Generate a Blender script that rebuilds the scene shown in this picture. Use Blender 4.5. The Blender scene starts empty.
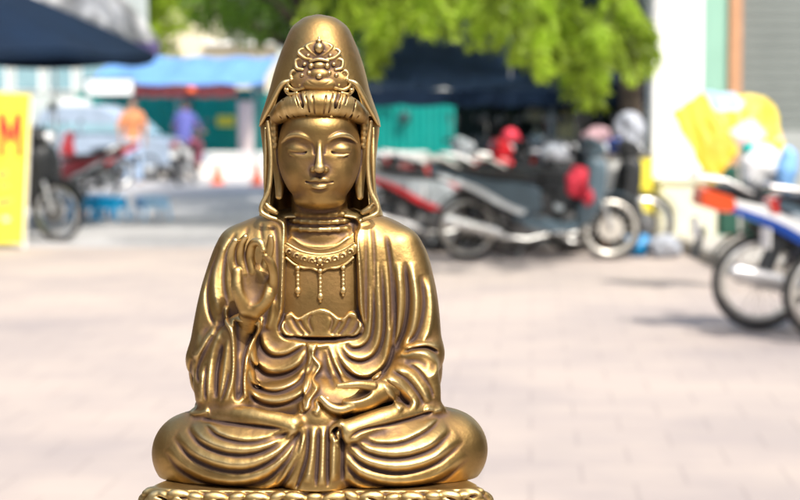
import bpy, bmesh, math, random
import numpy as np
from mathutils import Vector, Matrix
R = math.radians
random.seed(7); np.random.seed(7)
scene = bpy.context.scene
C = scene.collection

# ------------------------------------------------------------------ camera
FPX = 1889.0                       # focal length in photo pixels (800 wide) = 85 mm
CAM_H = 1.5
PITCH = math.atan(140.0 / FPX)     # the horizon lies at photo row 110
cam_data = bpy.data.cameras.new('camera')
cam = bpy.data.objects.new('camera', cam_data); C.objects.link(cam)
cam.location = (0, 0, CAM_H)
cam.rotation_euler = (R(90) - PITCH, 0, 0)
cam_data.sensor_width = 36.0
cam_data.lens = 85.0
cam_data.clip_start = 0.05; cam_data.clip_end = 2000
cam_data.dof.use_dof = True
cam_data.dof.focus_distance = 1.945
cam_data.dof.aperture_fstop = 6.8
cam_data.dof.aperture_blades = 0
scene.camera = cam

# ------------------------------------------------------------------ world, sun, exposure
SUN_EL, SUN_AZ = 54.0, 150.0        # azimuth measured clockwise from +Y (away from the camera)
world = bpy.data.worlds.new('World'); scene.world = world; world.use_nodes = True
wt = world.node_tree; wt.nodes.clear()
wo = wt.nodes.new('ShaderNodeOutputWorld'); wb = wt.nodes.new('ShaderNodeBackground')
sky = wt.nodes.new('ShaderNodeTexSky'); sky.sky_type = 'NISHITA'; sky.sun_disc = False
sky.sun_elevation = R(SUN_EL); sky.sun_rotation = R(SUN_AZ)
sky.air_density = 1.3; sky.dust_density = 4.0; sky.ozone_density = 1.0
wb.inputs['Strength'].default_value = 0.15
wt.links.new(sky.outputs[0], wb.inputs[0]); wt.links.new(wb.outputs[0], wo.inputs[0])
sd = bpy.data.lights.new('sun', 'SUN'); sd.energy = 2.8; sd.angle = R(1.0); sd.color = (1.0, 0.955, 0.88)
sun = bpy.data.objects.new('sun', sd); C.objects.link(sun)
sdir = Vector((math.sin(R(SUN_AZ)) * math.cos(R(SUN_EL)), math.cos(R(SUN_AZ)) * math.cos(R(SUN_EL)), math.sin(R(SUN_EL))))
sun.rotation_euler = sdir.to_track_quat('Z', 'Y').to_euler(); sun.location = sdir * 30
scene.view_settings.view_transform = 'Standard'; scene.view_settings.look = 'None'
scene.view_settings.gamma = 1.0; scene.view_settings.use_curve_mapping = False
scene.view_settings.exposure = 0.95
scene.render.engine = 'CYCLES'
scene.cycles.max_bounces = 6; scene.cycles.use_denoising = True

# ------------------------------------------------------------------ naming helpers
def tag(o, label=None, cat=None, group=None, kind=None):
    if label: o['label'] = label
    if cat: o['category'] = cat
    if group: o['group'] = group
    if kind: o['kind'] = kind
    return o
def empty(name, loc=(0, 0, 0), rz=0.0):
    o = bpy.data.objects.new(name, None); C.objects.link(o)
    o.location = loc; o.rotation_euler = (0, 0, rz); o.empty_display_size = 0.1
    return o
def copy_tree(o, parent=None):
    c = o.copy(); C.objects.link(c); c.parent = parent
    for ch in [x for x in o.children]: copy_tree(ch, c)
    return c

# ------------------------------------------------------------------ material helpers
def new_mat(name):
    m = bpy.data.materials.new(name); m.use_nodes = True
    nt = m.node_tree; b = nt.nodes['Principled BSDF']
    return m, nt, b
def plain(name, col, rough=0.6, metal=0.0, var=0.12, scale=6.0, bump=0.0, spec=0.5, coat=0.0, trans=0.0):
    m, nt, b = new_mat(name)
    b.inputs['Roughness'].default_value = rough; b.inputs['Metallic'].default_value = metal
    b.inputs['Specular IOR Level'].default_value = spec
    b.inputs['Coat Weight'].default_value = coat
    b.inputs['Transmission Weight'].default_value = trans
    tc = nt.nodes.new('ShaderNodeTexCoord'); n = nt.nodes.new('ShaderNodeTexNoise')
    n.inputs['Scale'].default_value = scale; n.inputs['Detail'].default_value = 5
    nt.links.new(tc.outputs['Object'], n.inputs['Vector'])
    mr = nt.nodes.new('ShaderNodeMapRange'); mr.inputs[1].default_value = 0.3; mr.inputs[2].default_value = 0.7
    mr.inputs[3].default_value = 1 - var; mr.inputs[4].default_value = 1 + var
    nt.links.new(n.outputs[0], mr.inputs[0])
    mx = nt.nodes.new('ShaderNodeVectorMath'); mx.operation = 'SCALE'; mx.inputs[0].default_value = col
    nt.links.new(mr.outputs[0], mx.inputs['Scale']); nt.links.new(mx.outputs[0], b.inputs['Base Color'])
    if bump:
        bp = nt.nodes.new('ShaderNodeBump'); bp.inputs['Strength'].default_value = bump; bp.inputs['Distance'].default_value = 0.02
        nt.links.new(n.outputs[0], bp.inputs['Height']); nt.links.new(bp.outputs[0], b.inputs['Normal'])
    return m
# ------------------------------------------------------------------ mesh builder
def at(px, py, Y):                  # where the point seen at (px, py) stands at distance Y
    return Vector(((px - 400) * Y / FPX, Y, CAM_H + (110 - py) * Y / FPX))
def gy(py): return CAM_H * FPX / (py - 110.0)        # distance of the ground seen at row py
class MB:
    def __init__(s): s.bm = bmesh.new()
    def box(s, lo, hi, bev=0.0):
        vs = [s.bm.verts.new((x, y, z)) for x in (lo[0], hi[0]) for y in (lo[1], hi[1]) for z in (lo[2], hi[2])]
        for f in ((0, 1, 3, 2), (4, 6, 7, 5), (0, 4, 5, 1), (2, 3, 7, 6), (0, 2, 6, 4), (1, 5, 7, 3)): s.bm.faces.new([vs[i] for i in f])
        if bev: bmesh.ops.bevel(s.bm, geom=list({e for v in vs for e in v.link_edges}), offset=bev, segments=2, affect='EDGES')
        return s
    def tube(s, pts, rs, n=12, caps=True, squash=None):
        pts = [Vector(p) for p in pts]; rs = [rs] * len(pts) if isinstance(rs, (int, float)) else rs
        rings = []; up = Vector((0.013, 0.02, 1))
        for i, p in enumerate(pts):
            t = (pts[min(i + 1, len(pts) - 1)] - pts[max(i - 1, 0)]).normalized()
            u = Vector((0, 1, 0)) if abs(t.y) < 0.9 else Vector((1, 0, 0)); a = t.cross(u).normalized(); b = t.cross(a).normalized()
            sx, sy = (1, 1) if squash is None else squash
            rings.append([s.bm.verts.new(p + a * rs[i] * sx * math.cos(2 * math.pi * k / n) + b * rs[i] * sy * math.sin(2 * math.pi * k / n)) for k in range(n)])
        for r0, r1 in zip(rings, rings[1:]):
            for k in range(n): s.bm.faces.new((r0[k], r0[(k + 1) % n], r1[(k + 1) % n], r1[k]))
        if caps:
            s.bm.faces.new(rings[0][::-1]); s.bm.faces.new(rings[-1])
        return s
    def torus(s, c, R_, r, n=32, m=10, axis='y', sq=1.0):
        c = Vector(c); rings = []
        for i in range(n):
            a = 2 * math.pi * i / n; ring = []
            for j in range(m):
                b = 2 * math.pi * j / m; rr = R_ + r * math.cos(b); h = r * sq * math.sin(b)
                v = {'y': (rr * math.cos(a), h, rr * math.sin(a)), 'z': (rr * math.cos(a), rr * math.sin(a), h), 'x': (h, rr * math.cos(a), rr * math.sin(a))}[axis]
                ring.append(s.bm.verts.new(c + Vector(v)))
            rings.append(ring)
        for i in range(n):
            for j in range(m): s.bm.faces.new((rings[i][j], rings[i][(j + 1) % m], rings[(i + 1) % n][(j + 1) % m], rings[(i + 1) % n][j]))
        return s
    def ball(s, c, r, n=16, m=10):
        r = (r, r, r) if isinstance(r, (int, float)) else r
        M = Matrix.Translation(Vector(c)) @ Matrix.Diagonal((r[0], r[1], r[2], 1)); bmesh.ops.create_uvsphere(s.bm, u_segments=n, v_segments=m, radius=1, matrix=M); return s
    def profile(s, pts, w, y0=0.0, edge=0.8, n=3):
        """outline in x-z, given thickness 2w along y, its rims drawn in so the sides are rounded"""
        q = spline(list(pts) + [pts[0]], 4)[:-1] if n > 1 else np.array(pts, float)
        c = q.mean(0); lay = [(-w, edge), (-w * 0.82, 1 - (1 - edge) * 0.35), (-w * 0.4, 1.0), (w * 0.4, 1.0), (w * 0.82, 1 - (1 - edge) * 0.35), (w, edge)]
        rings = [[s.bm.verts.new((c[0] + (p[0] - c[0]) * k, y0 + y, c[1] + (p[1] - c[1]) * k)) for p in q] for y, k in lay]
        N = len(q)
        for r0, r1 in zip(rings, rings[1:]):
            for k in range(N): s.bm.faces.new((r0[k], r0[(k + 1) % N], r1[(k + 1) % N], r1[k]))
        s.bm.faces.new(rings[0][::-1]); s.bm.faces.new(rings[-1]); return s
    def quad(s, a, b, c, d, t=0.0, nrm=None):
        vs = [s.bm.verts.new(p) for p in (a, b, c, d)]; f = s.bm.faces.new(vs)
        if t:
            r = bmesh.ops.extrude_face_region(s.bm, geom=[f]); ev = [v for v in r['geom'] if isinstance(v, bmesh.types.BMVert)]
            f.normal_update(); nv = Vector(nrm) if nrm else f.normal
            for v in ev: v.co += nv.normalized() * t
        return s
    def sheet(s, rows, t=0.004):
        """a cloth-like sheet through a grid of points"""
        g_ = [[s.bm.verts.new(p) for p in r] for r in rows]
        fs = [s.bm.faces.new((g_[i][j], g_[i][j + 1], g_[i + 1][j + 1], g_[i + 1][j])) for i in range(len(g_) - 1) for j in range(len(g_[0]) - 1)]
        if t: bmesh.ops.solidify(s.bm, geom=fs, thickness=t)
        return s
    def build(s, name, mat, parent=None, smooth=True, loc=None):
        bmesh.ops.recalc_face_normals(s.bm, faces=s.bm.faces)
        me = bpy.data.meshes.new(name); s.bm.to_mesh(me); s.bm.free()
        if smooth:
            me.polygons.foreach_set('use_smooth', [True] * len(me.polygons)); me.set_sharp_from_angle(angle=R(40))
        for m in (mat if isinstance(mat, (list, tuple)) else [mat]): me.materials.append(m)
        o = bpy.data.objects.new(name, me); C.objects.link(o)
        if parent: o.parent = parent
        if loc: o.location = loc
        return o

# ------------------------------------------------------------------ shared materials
MT = {}
MT['white_wall'] = plain('white_plaster', (0.80, 0.80, 0.77), 0.85, var=0.05, scale=3)
MT['cream'] = plain('cream_plaster', (0.66, 0.58, 0.42), 0.9, var=0.08, scale=0.6)
MT['palewall'] = plain('pale_grey_wall', (0.42, 0.47, 0.45), 0.9, var=0.08, scale=1.2)
MT['mint'] = plain('mint_paint', (0.25, 0.45, 0.36), 0.6, var=0.05, scale=2)
MT['wood'] = plain('orange_wood', (0.45, 0.24, 0.13), 0.55, var=0.12, scale=5)
MT['shutter'] = plain('grey_shutter', (0.17, 0.19, 0.18), 0.5, var=0.08, scale=2)
MT['shutter2'] = plain('grey_sill', (0.30, 0.32, 0.31), 0.7, var=0.08, scale=2)
MT['kerb'] = plain('kerb_stone', (0.36, 0.34, 0.31), 0.9, var=0.18, scale=5)
MT['teal'] = plain('teal_hoarding', (0.0, 0.36, 0.31), 0.5, var=0.1, scale=1.2)
MT['teal_dk'] = plain('teal_post', (0.0, 0.12, 0.10), 0.5)
MT['navy'] = plain('navy_canvas', (0.004, 0.022, 0.060), 0.9, var=0.15, scale=2)
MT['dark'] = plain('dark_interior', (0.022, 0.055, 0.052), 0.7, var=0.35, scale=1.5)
MT['darkgreen'] = plain('dark_green_paint', (0.01, 0.07, 0.045), 0.6)
MT['white'] = plain('white_paint', (0.78, 0.78, 0.76), 0.4, var=0.04)
MT['yellow'] = plain('yellow_vinyl', (0.90, 0.76, 0.06), 0.45, var=0.04)
MT['red'] = plain('red_paint', (0.50, 0.012, 0.02), 0.3, var=0.05, coat=0.5)
MT['redink'] = plain('red_ink', (0.75, 0.03, 0.03), 0.5, var=0.03)
MT['darkred'] = plain('dark_red_paint', (0.16, 0.012, 0.02), 0.35, coat=0.4)
MT['black'] = plain('black_plastic', (0.018, 0.02, 0.022), 0.45)
MT['rubber'] = plain('tyre_rubber', (0.03, 0.03, 0.03), 0.75)
MT['steel'] = plain('brushed_steel', (0.75, 0.75, 0.74), 0.28, metal=1.0)
MT['chrome'] = plain('chrome', (0.9, 0.9, 0.9), 0.12, metal=1.0)
MT['silver'] = plain('silver_paint', (0.42, 0.47, 0.50), 0.3, metal=0.3, coat=0.5)
MT['greyp'] = plain('slate_plastic', (0.07, 0.11, 0.14), 0.4)
MT['blue'] = plain('blue_paint', (0.015, 0.06, 0.30), 0.3, coat=0.5)
MT['skyblue'] = plain('blue_plastic', (0.0, 0.22, 0.50), 0.4)
MT['tarp'] = plain('light_blue_tarp', (0.22, 0.46, 0.80), 0.55, var=0.12, scale=1.0)
MT['maroon'] = plain('maroon_valance', (0.22, 0.05, 0.06), 0.8)
MT['orange'] = plain('orange_plastic', (0.8, 0.12, 0.03), 0.45)
MT['lens'] = plain('red_lens', (0.5, 0.02, 0.01), 0.15, coat=1.0)
MT['clear'] = plain('clear_lens', (0.8, 0.82, 0.85), 0.08, spec=0.8, coat=1.0)
MT['glass'] = plain('dark_glass', (0.05, 0.07, 0.08), 0.05, coat=1.0)
MT['window'] = plain('teal_window', (0.22, 0.36, 0.40), 0.1, coat=0.6)
MT['engine'] = plain('engine_casting', (0.17, 0.17, 0.17), 0.5, metal=0.6)
MT['lilac'] = plain('lilac_canvas', (0.30, 0.24, 0.50), 0.8)
MT['canvas'] = plain('white_canvas', (0.74, 0.75, 0.72), 0.85, var=0.08, scale=1.0)
MT['turq'] = plain('turquoise_plastic', (0.0, 0.45, 0.38), 0.35)
MT['bark'] = plain('bark', (0.10, 0.075, 0.055), 0.95, var=0.4, scale=8, bump=0.6)

# ------------------------------------------------------------------ ground
def paving():
    m, nt, b = new_mat('paving_stones'); N = nt.nodes.new; Lk = nt.links.new
    tc = N('ShaderNodeTexCoord'); mp = N('ShaderNodeMapping'); mp.inputs['Rotation'].default_value = (0, 0, R(4)); Lk(tc.outputs['Object'], mp.inputs[0])
    br = N('ShaderNodeTexBrick'); br.inputs['Scale'].default_value = 1.0; br.offset = 0.5
    br.inputs['Brick Width'].default_value = 0.42; br.inputs['Row Height'].default_value = 0.42; br.inputs['Mortar Size'].default_value = 0.009
    br.inputs['Color1'].default_value = (0.385, 0.335, 0.308, 1); br.inputs['Color2'].default_value = (0.37, 0.322, 0.300, 1); br.inputs['Mortar'].default_value = (0.325, 0.283, 0.263, 1)
    Lk(mp.outputs[0], br.inputs[0])
    n = N('ShaderNodeTexNoise'); n.inputs['Scale'].default_value = 0.55; n.inputs['Detail'].default_value = 7; n.inputs['Roughness'].default_value = 0.62; Lk(tc.outputs['Object'], n.inputs['Vector'])
    cr = N('ShaderNodeValToRGB'); cr.color_ramp.elements[0].position = 0.3; cr.color_ramp.elements[0].color = (0.74, 0.745, 0.77, 1); cr.color_ramp.elements[1].position = 0.60; cr.color_ramp.elements[1].color = (1.06, 1.03, 0.97, 1); Lk(n.outputs[0], cr.inputs[0])
    mx = N('ShaderNodeMix'); mx.data_type = 'RGBA'; mx.blend_type = 'MULTIPLY'; mx.inputs['Factor'].default_value = 1; Lk(br.outputs[0], mx.inputs['A']); Lk(cr.outputs[0], mx.inputs['B'])
    Lk(mx.outputs['Result'], b.inputs['Base Color']); b.inputs['Roughness'].default_value = 0.85
    return m
g_ = MB(); bmesh.ops.create_grid(g_.bm, x_segments=2, y_segments=2, size=600)
tag(g_.build('ground', paving(), smooth=False), kind='structure')
def asphalt(): return plain('road_surface', (0.38, 0.375, 0.375), 0.9, var=0.08, scale=0.8)
r_ = MB(); r_.quad((-60, 20.6, 0.004), (60, 20.6, 0.004), (60, 41.5, 0.004), (-60, 41.5, 0.004))
tag(r_.build('road', asphalt(), smooth=False), kind='structure')

# ------------------------------------------------------------------ leaves
def leaf_mat(name, col, trans=0.5):
    m = bpy.data.materials.new(name); m.use_nodes = True; nt = m.node_tree; nt.nodes.clear(); N = nt.nodes.new; Lk = nt.links.new
    o = N('ShaderNodeOutputMaterial'); d = N('ShaderNodeBsdfPrincipled'); t = N('ShaderNodeBsdfTranslucent'); mx = N('ShaderNodeMixShader'); mx.inputs[0].default_value = trans
    tc = N('ShaderNodeTexCoord'); n = N('ShaderNodeTexNoise'); n.inputs['Scale'].default_value = 2.5; Lk(tc.outputs['Object'], n.inputs['Vector'])
    cr = N('ShaderNodeValToRGB'); e = cr.color_ramp.elements; e[0].position = 0.35; e[1].position = 0.65
    e[0].color = tuple(c * 0.42 for c in col) + (1,); e[1].color = tuple(min(1, c * 1.25) for c in col) + (1,); Lk(n.outputs[0], cr.inputs[0])
    Lk(cr.outputs[0], d.inputs['Base Color']); Lk(cr.outputs[0], t.inputs['Color']); d.inputs['Roughness'].default_value = 0.45
    Lk(d.outputs[0], mx.inputs[1]); Lk(t.outputs[0], mx.inputs[2]); Lk(mx.outputs[0], o.inputs[0]); return m
def leaves(name, mat, parent, P, D, ln, wd, rng):
    """one leaf blade (bent, four corners and a mid-rib) at each point P pointing along D"""
    n = len(P); D = D / (np.linalg.norm(D, axis=1)[:, None] + 1e-9); A = rng.normal(size=(n, 3)); S_ = np.cross(D, A); S_ /= np.linalg.norm(S_, axis=1)[:, None] + 1e-9
    l = (ln * rng.uniform(0.7, 1.2, n))[:, None]; w = (wd * rng.uniform(0.7, 1.2, n))[:, None]; up = np.cross(S_, D) * w * 0.25
    V = np.stack([P, P + D * l * 0.45 + S_ * w / 2 + up, P + D * l, P + D * l * 0.45 - S_ * w / 2 + up], 1).reshape(-1, 3)
    me = bpy.data.meshes.new(name); me.vertices.add(4 * n); me.vertices.foreach_set('co', V.astype(np.float32).ravel())
    me.loops.add(4 * n); me.loops.foreach_set('vertex_index', np.arange(4 * n, dtype=np.int32)); me.polygons.add(n); me.polygons.foreach_set('loop_start', np.arange(0, 4 * n, 4, dtype=np.int32))
    me.update(calc_edges=True); me.materials.append(mat); o = bpy.data.objects.new(name, me); C.objects.link(o); o.parent = parent
    return o
def crown_points(clumps, n, rng):
    c = np.array([k[0] for k in clumps], float); r = np.array([k[1] for k in clumps], float)
    vol = r.prod(1) if r.ndim == 2 else r ** 3; i = rng.choice(len(c), n, p=vol / vol.sum())
    v = rng.normal(size=(n, 3)); v /= np.linalg.norm(v, axis=1)[:, None]; rad = rng.uniform(0.35, 1, n) ** 0.5
    return c[i] + v * rad[:, None] * (r[i] if r.ndim == 2 else r[i][:, None]), v
# ------------------------------------------------------------------ solid modelling on a voxel grid
# Statue coordinates: x to the right, v downwards, d towards the viewer, in units of U metres.
U = 2.0 / FPX
FD = FPX                            # distance of the statue's middle plane in those units
def W(x, v, d):                     # statue units -> metres in the scene
    return ((x - 400.0) * U, 2.0 - d * U, CAM_H + (110.0 - v) * U)
def pt(px, py, d):                  # where a point seen at (px, py) stands when it is d in front of the middle plane
    s = 1.0 - d / FD
    return (400 + (px - 400) * s, 110 + (py - 110) * s, d)

def spline(pts, n=10):
    p = np.array(pts, float)
    if len(p) < 3: 
        t = np.linspace(0, 1, n * 2)[:, None]; return p[0] * (1 - t) + p[-1] * t
    q = np.vstack([2 * p[0] - p[1], p, 2 * p[-1] - p[-2]])
    out = []
    for i in range(1, len(q) - 2):
        for t in np.linspace(0, 1, n, endpoint=False):
            a, b, c, d_ = q[i - 1], q[i], q[i + 1], q[i + 2]
            out.append(0.5 * ((2 * b) + (c - a) * t + (2 * a - 5 * b + 4 * c - d_) * t * t + (3 * b - a - 3 * c + d_) * t ** 3))
    out.append(p[-1]); return np.array(out)

class Grid:
    def __init__(s, x0, x1, v0, v1, d0, d1, h):
        s.h = h
        s.x = np.arange(x0, x1 + h, h, dtype=np.float32); s.v = np.arange(v0, v1 + h, h, dtype=np.float32)
        s.d = np.arange(d0, d1 + h, h, dtype=np.float32)
        s.S = np.full((len(s.x), len(s.v), len(s.d)), 30.0, np.float32)
    def box(s, lo, hi):
        r = []
        for a, l, u in zip((s.x, s.v, s.d), lo, hi):
            i = int(np.searchsorted(a, l)); j = int(np.searchsorted(a, u)); r.append(slice(i, max(i, j)))
        return tuple(r)
    def axes(s, b):
        return s.x[b[0]][:, None, None], s.v[b[1]][None, :, None], s.d[b[2]][None, None, :]
    def put(s, b, f, k=2.0, mode='u'):
        a = s.S[b]
        if a.size == 0: return
        if mode == 'u':
            h = np.clip(0.5 + 0.5 * (a - f) / k, 0, 1); s.S[b] = a * (1 - h) + f * h - k * h * (1 - h)
        elif mode == 's':
            f = -f; h = np.clip(0.5 - 0.5 * (a - f) / k, 0, 1); s.S[b] = a * (1 - h) + f * h + k * h * (1 - h)
        elif mode == 'i':
            h = np.clip(0.5 - 0.5 * (a - f) / k, 0, 1); s.S[b] = a * (1 - h) + f * h + k * h * (1 - h)
    def ell(s, c, r, k=2.0, mode='u', rot=0.0, tilt=0.0):
        m = max(r) + k + 3
        rr = (m, m, m) if (rot or tilt) else tuple(q + k + 3 for q in r)
        b = s.box([c[i] - rr[i] for i in range(3)], [c[i] + rr[i] for i in range(3)]); X, V, D = s.axes(b)
        x, v, d = X - c[0], V - c[1], D - c[2]
        if rot:
            ca, sa = math.cos(R(rot)), math.sin(R(rot)); x, v = x * ca + v * sa, -x * sa + v * ca
        if tilt:
            ca, sa = math.cos(R(tilt)), math.sin(R(tilt)); v, d = v * ca + d * sa, -v * sa + d * ca
        k0 = np.sqrt((x / r[0]) ** 2 + (v / r[1]) ** 2 + (d / r[2]) ** 2) + 1e-6
        k1 = np.sqrt((x / r[0] ** 2) ** 2 + (v / r[1] ** 2) ** 2 + (d / r[2] ** 2) ** 2) + 1e-6
        s.put(b, k0 * (k0 - 1) / k1, k, mode)
    def cap(s, a, c, ra, rc, k=2.0, mode='u', flat=1.0):
        """tapered rod; flat < 1 squashes it along d"""
        a = np.array(a, float); c = np.array(c, float); m = max(ra, rc) + k + 3
        b = s.box(np.minimum(a, c) - m, np.maximum(a, c) + m); X, V, D = s.axes(b)
        e = c - a; L = max((e ** 2).sum(), 1e-6)
        x, v, d = X - a[0], V - a[1], D - a[2]
        t = np.clip((x * e[0] + v * e[1] + d * e[2]) / L, 0, 1)
        dist = np.sqrt((x - t * e[0]) ** 2 + (v - t * e[1]) ** 2 + ((d - t * e[2]) / flat) ** 2)
        s.put(b, (dist - (ra + (rc - ra) * t)) * (flat if flat < 1 else 1), k, mode)
    def chain(s, pts, rs, k=2.0, mode='u', flat=1.0, n=6):
        q = np.array([list(p) + [r] for p, r in zip(pts, rs)], float); q = spline(q, n)
        ke = k if max(rs) > 7 else min(k, 1.3)
        m = max(rs) + ke + 3; b = s.box(q[:, :3].min(0) - m, q[:, :3].max(0) + m); X, V, D = s.axes(b)
        F = np.full(s.S[b].shape, 50.0, np.float32)
        if F.size == 0: return
        ox, ov, od = s.x[b[0]], s.v[b[1]], s.d[b[2]]
        for i in range(len(q) - 1):
            p0, p1 = q[i][:3], q[i + 1][:3]; ra, rc = q[i][3], q[i + 1][3]
            sl = []
            for ax_, j in ((ox, 0), (ov, 1), (od, 2)): sl.append(slice(int(np.searchsorted(ax_, min(p0[j], p1[j]) - m)), int(np.searchsorted(ax_, max(p0[j], p1[j]) + m))))
            sl = tuple(sl); e = p1 - p0; L = max((e ** 2).sum(), 1e-6)
            x, v, d = ox[sl[0]][:, None, None] - p0[0], ov[sl[1]][None, :, None] - p0[1], od[sl[2]][None, None, :] - p0[2]
            t = np.clip((x * e[0] + v * e[1] + d * e[2]) / L, 0, 1)
            dist = (np.sqrt((x - t * e[0]) ** 2 + (v - t * e[1]) ** 2 + ((d - t * e[2]) / flat) ** 2) - (ra + (rc - ra) * t)) * (flat if flat < 1 else 1)
            F[sl] = np.minimum(F[sl], dist.astype(np.float32))
        s.put(b, F, ke, mode)
    def loft(s, rows, k=2.0, mode='u', inset=0.0, vcut=None):
        """rows: (v, x_left, x_right, d_back, d_front, exponent)"""
        q = spline(rows, 40); q = q[np.argsort(q[:, 0])]
        lo = (q[:, 1].min() - k - 4, q[0, 0] - k - 2, q[:, 3].min() - k - 4); hi = (q[:, 2].max() + k + 4, q[-1, 0] + k + 2, q[:, 4].max() + k + 4)
        b = s.box(lo, hi); X, V, D = s.axes(b); vv = V.ravel()
        col = [np.interp(vv, q[:, 0], q[:, j])[None, :, None].astype(np.float32) for j in range(1, 6)]
        w = np.maximum((col[1] - col[0]) / 2 - inset, 0.5); cx = (col[1] + col[0]) / 2
        hd = np.maximum((col[3] - col[2]) / 2 - inset, 0.5); cd = (col[3] + col[2]) / 2; n = col[4]
        a = np.abs(X - cx) / w + 1e-4; c = np.abs(D - cd) / hd + 1e-4
        f = (a ** n + c ** n) ** (1 / n)
        g = f ** (1 - n) * np.sqrt((a ** (n - 1) / w) ** 2 + (c ** (n - 1) / hd) ** 2)
        val = (f - 1) / np.maximum(g, 1e-4)
        val = np.clip(val, -30, 30)
        v0, v1 = vcut if vcut else (q[0, 0], q[-1, 0])
        val = np.maximum(val, np.maximum(v0 + inset - V, V - v1))
        s.put(b, val, k, mode)
    def front(s):                   # depth of the foremost surface over (x, v)
        ins = s.S < 0
        idx = ins.shape[2] - 1 - np.argmax(ins[:, :, ::-1], axis=2)
        f = s.d[idx]; f[~ins.any(axis=2)] = 0.0
        return f
    def mesh(s, name, mat, parent, blur=3.0, smooth=2):
        S = s.S; h = s.h
        for sl in ((0, slice(None), slice(None)), (-1, slice(None), slice(None)), (slice(None), 0, slice(None)),
                   (slice(None), -1, slice(None)), (slice(None), slice(None), 0), (slice(None), slice(None), -1)):
            S[sl] = np.maximum(S[sl], 0.3)
        ins = S < 0
        cnt = np.zeros(tuple(n - 1 for n in ins.shape), np.uint8)
        offs = [(i, j, k) for i in (0, 1) for j in (0, 1) for k in (0, 1)]
        n0, n1, n2 = cnt.shape
        for (i, j, k) in offs: cnt += ins[i:i + n0, j:j + n1, k:k + n2]
        act = (cnt > 0) & (cnt < 8)
        flat = np.flatnonzero(act.ravel()); ci = np.stack(np.unravel_index(flat, act.shape), 1)
        vals = np.stack([S[ci[:, 0] + i, ci[:, 1] + j, ci[:, 2] + k] for (i, j, k) in offs], 1)
        P = np.zeros((len(ci), 3)); nn = np.zeros(len(ci))
        for a in range(8):
            for b in range(a + 1, 8):
                oa, ob = np.array(offs[a]), np.array(offs[b])
                if np.abs(oa - ob).sum() != 1: continue
                va, vb = vals[:, a], vals[:, b]; m = (va < 0) != (vb < 0)
                t = va[m] / (va[m] - vb[m])
                P[m] += oa + (ob - oa) * t[:, None]; nn[m] += 1
        P = (P / nn[:, None] + ci)
        pos = np.stack([s.x[0] + P[:, 0] * h, s.v[0] + P[:, 1] * h, s.d[0] + P[:, 2] * h], 1)
        faces = []
        for ax in range(3):
            sa = [slice(None)] * 3; sb = [slice(None)] * 3; sa[ax] = slice(0, -1); sb[ax] = slice(1, None)
            A, B = ins[tuple(sa)], ins[tuple(sb)]
            e = np.stack(np.nonzero(A != B), 1)
            o1, o2 = [(1, 2), (2, 0), (0, 1)][ax]
            ok = (e[:, o1] > 0) & (e[:, o2] > 0) & (e[:, o1] < cnt.shape[o1]) & (e[:, o2] < cnt.shape[o2]); e = e[ok]
            inside_first = A[e[:, 0], e[:, 1], e[:, 2]]
            quad = []
            for (p, q_) in ((1, 1), (0, 1), (0, 0), (1, 0)):
                c = e.copy(); c[:, o1] -= p; c[:, o2] -= q_
                quad.append(np.searchsorted(flat, np.ravel_multi_index(c.T, cnt.shape)))
            quad = np.stack(quad, 1); quad[inside_first] = quad[inside_first][:, ::-1]
            faces.append(quad)
        F = np.concatenate(faces).astype(np.int32)
        # even out the voxel steps: slide the corners towards their neighbours, then back onto the surface
        E_ = np.concatenate([F[:, [0, 1]], F[:, [1, 2]], F[:, [2, 3]], F[:, [3, 0]]]); nv = len(P)
        deg = np.bincount(E_.ravel(), minlength=nv)
        for it in range(smooth):
            A = np.stack([np.bincount(E_[:, 0], P[E_[:, 1], k], nv) + np.bincount(E_[:, 1], P[E_[:, 0], k], nv) for k in range(3)], 1) / deg[:, None]
            P = P + (A - P) * 0.6
            Q = np.clip(P, 0, np.array(S.shape) - 1.001); i0 = Q.astype(int); fr = Q - i0
            c_ = {o: S[i0[:, 0] + o[0], i0[:, 1] + o[1], i0[:, 2] + o[2]] for o in offs}
            w_ = lambda a, t: (1 - t) if a == 0 else t
            val = sum(c_[o] * w_(o[0], fr[:, 0]) * w_(o[1], fr[:, 1]) * w_(o[2], fr[:, 2]) for o in offs)
            gr = np.stack([sum(c_[o] * (1 if o[k] else -1) * np.prod([w_(o[j], fr[:, j]) for j in range(3) if j != k], axis=0) for o in offs) for k in range(3)], 1)
            g2 = (gr ** 2).sum(1); step = np.clip(val / np.maximum(g2, 0.05), -0.4, 0.4)
            P = P - gr * step[:, None] * (0.85 if it == smooth - 1 else 0.95)
        pos = np.stack([s.x[0] + P[:, 0] * h, s.v[0] + P[:, 1] * h, s.d[0] + P[:, 2] * h], 1)
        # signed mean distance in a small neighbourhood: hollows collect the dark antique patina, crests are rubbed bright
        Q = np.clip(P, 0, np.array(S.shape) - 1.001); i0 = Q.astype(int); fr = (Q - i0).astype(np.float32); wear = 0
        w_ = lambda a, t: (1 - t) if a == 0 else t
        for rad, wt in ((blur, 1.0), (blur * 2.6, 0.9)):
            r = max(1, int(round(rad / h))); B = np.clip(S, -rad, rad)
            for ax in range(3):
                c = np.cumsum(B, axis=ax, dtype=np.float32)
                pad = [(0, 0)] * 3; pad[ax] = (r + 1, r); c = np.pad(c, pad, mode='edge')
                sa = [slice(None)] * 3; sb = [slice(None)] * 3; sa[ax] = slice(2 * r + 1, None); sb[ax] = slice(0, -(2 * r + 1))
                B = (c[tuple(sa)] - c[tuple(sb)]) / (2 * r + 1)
            wear = wear + wt / rad * sum(B[i0[:, 0] + o[0], i0[:, 1] + o[1], i0[:, 2] + o[2]] * w_(o[0], fr[:, 0]) * w_(o[1], fr[:, 1]) * w_(o[2], fr[:, 2]) for o in offs)
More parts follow.
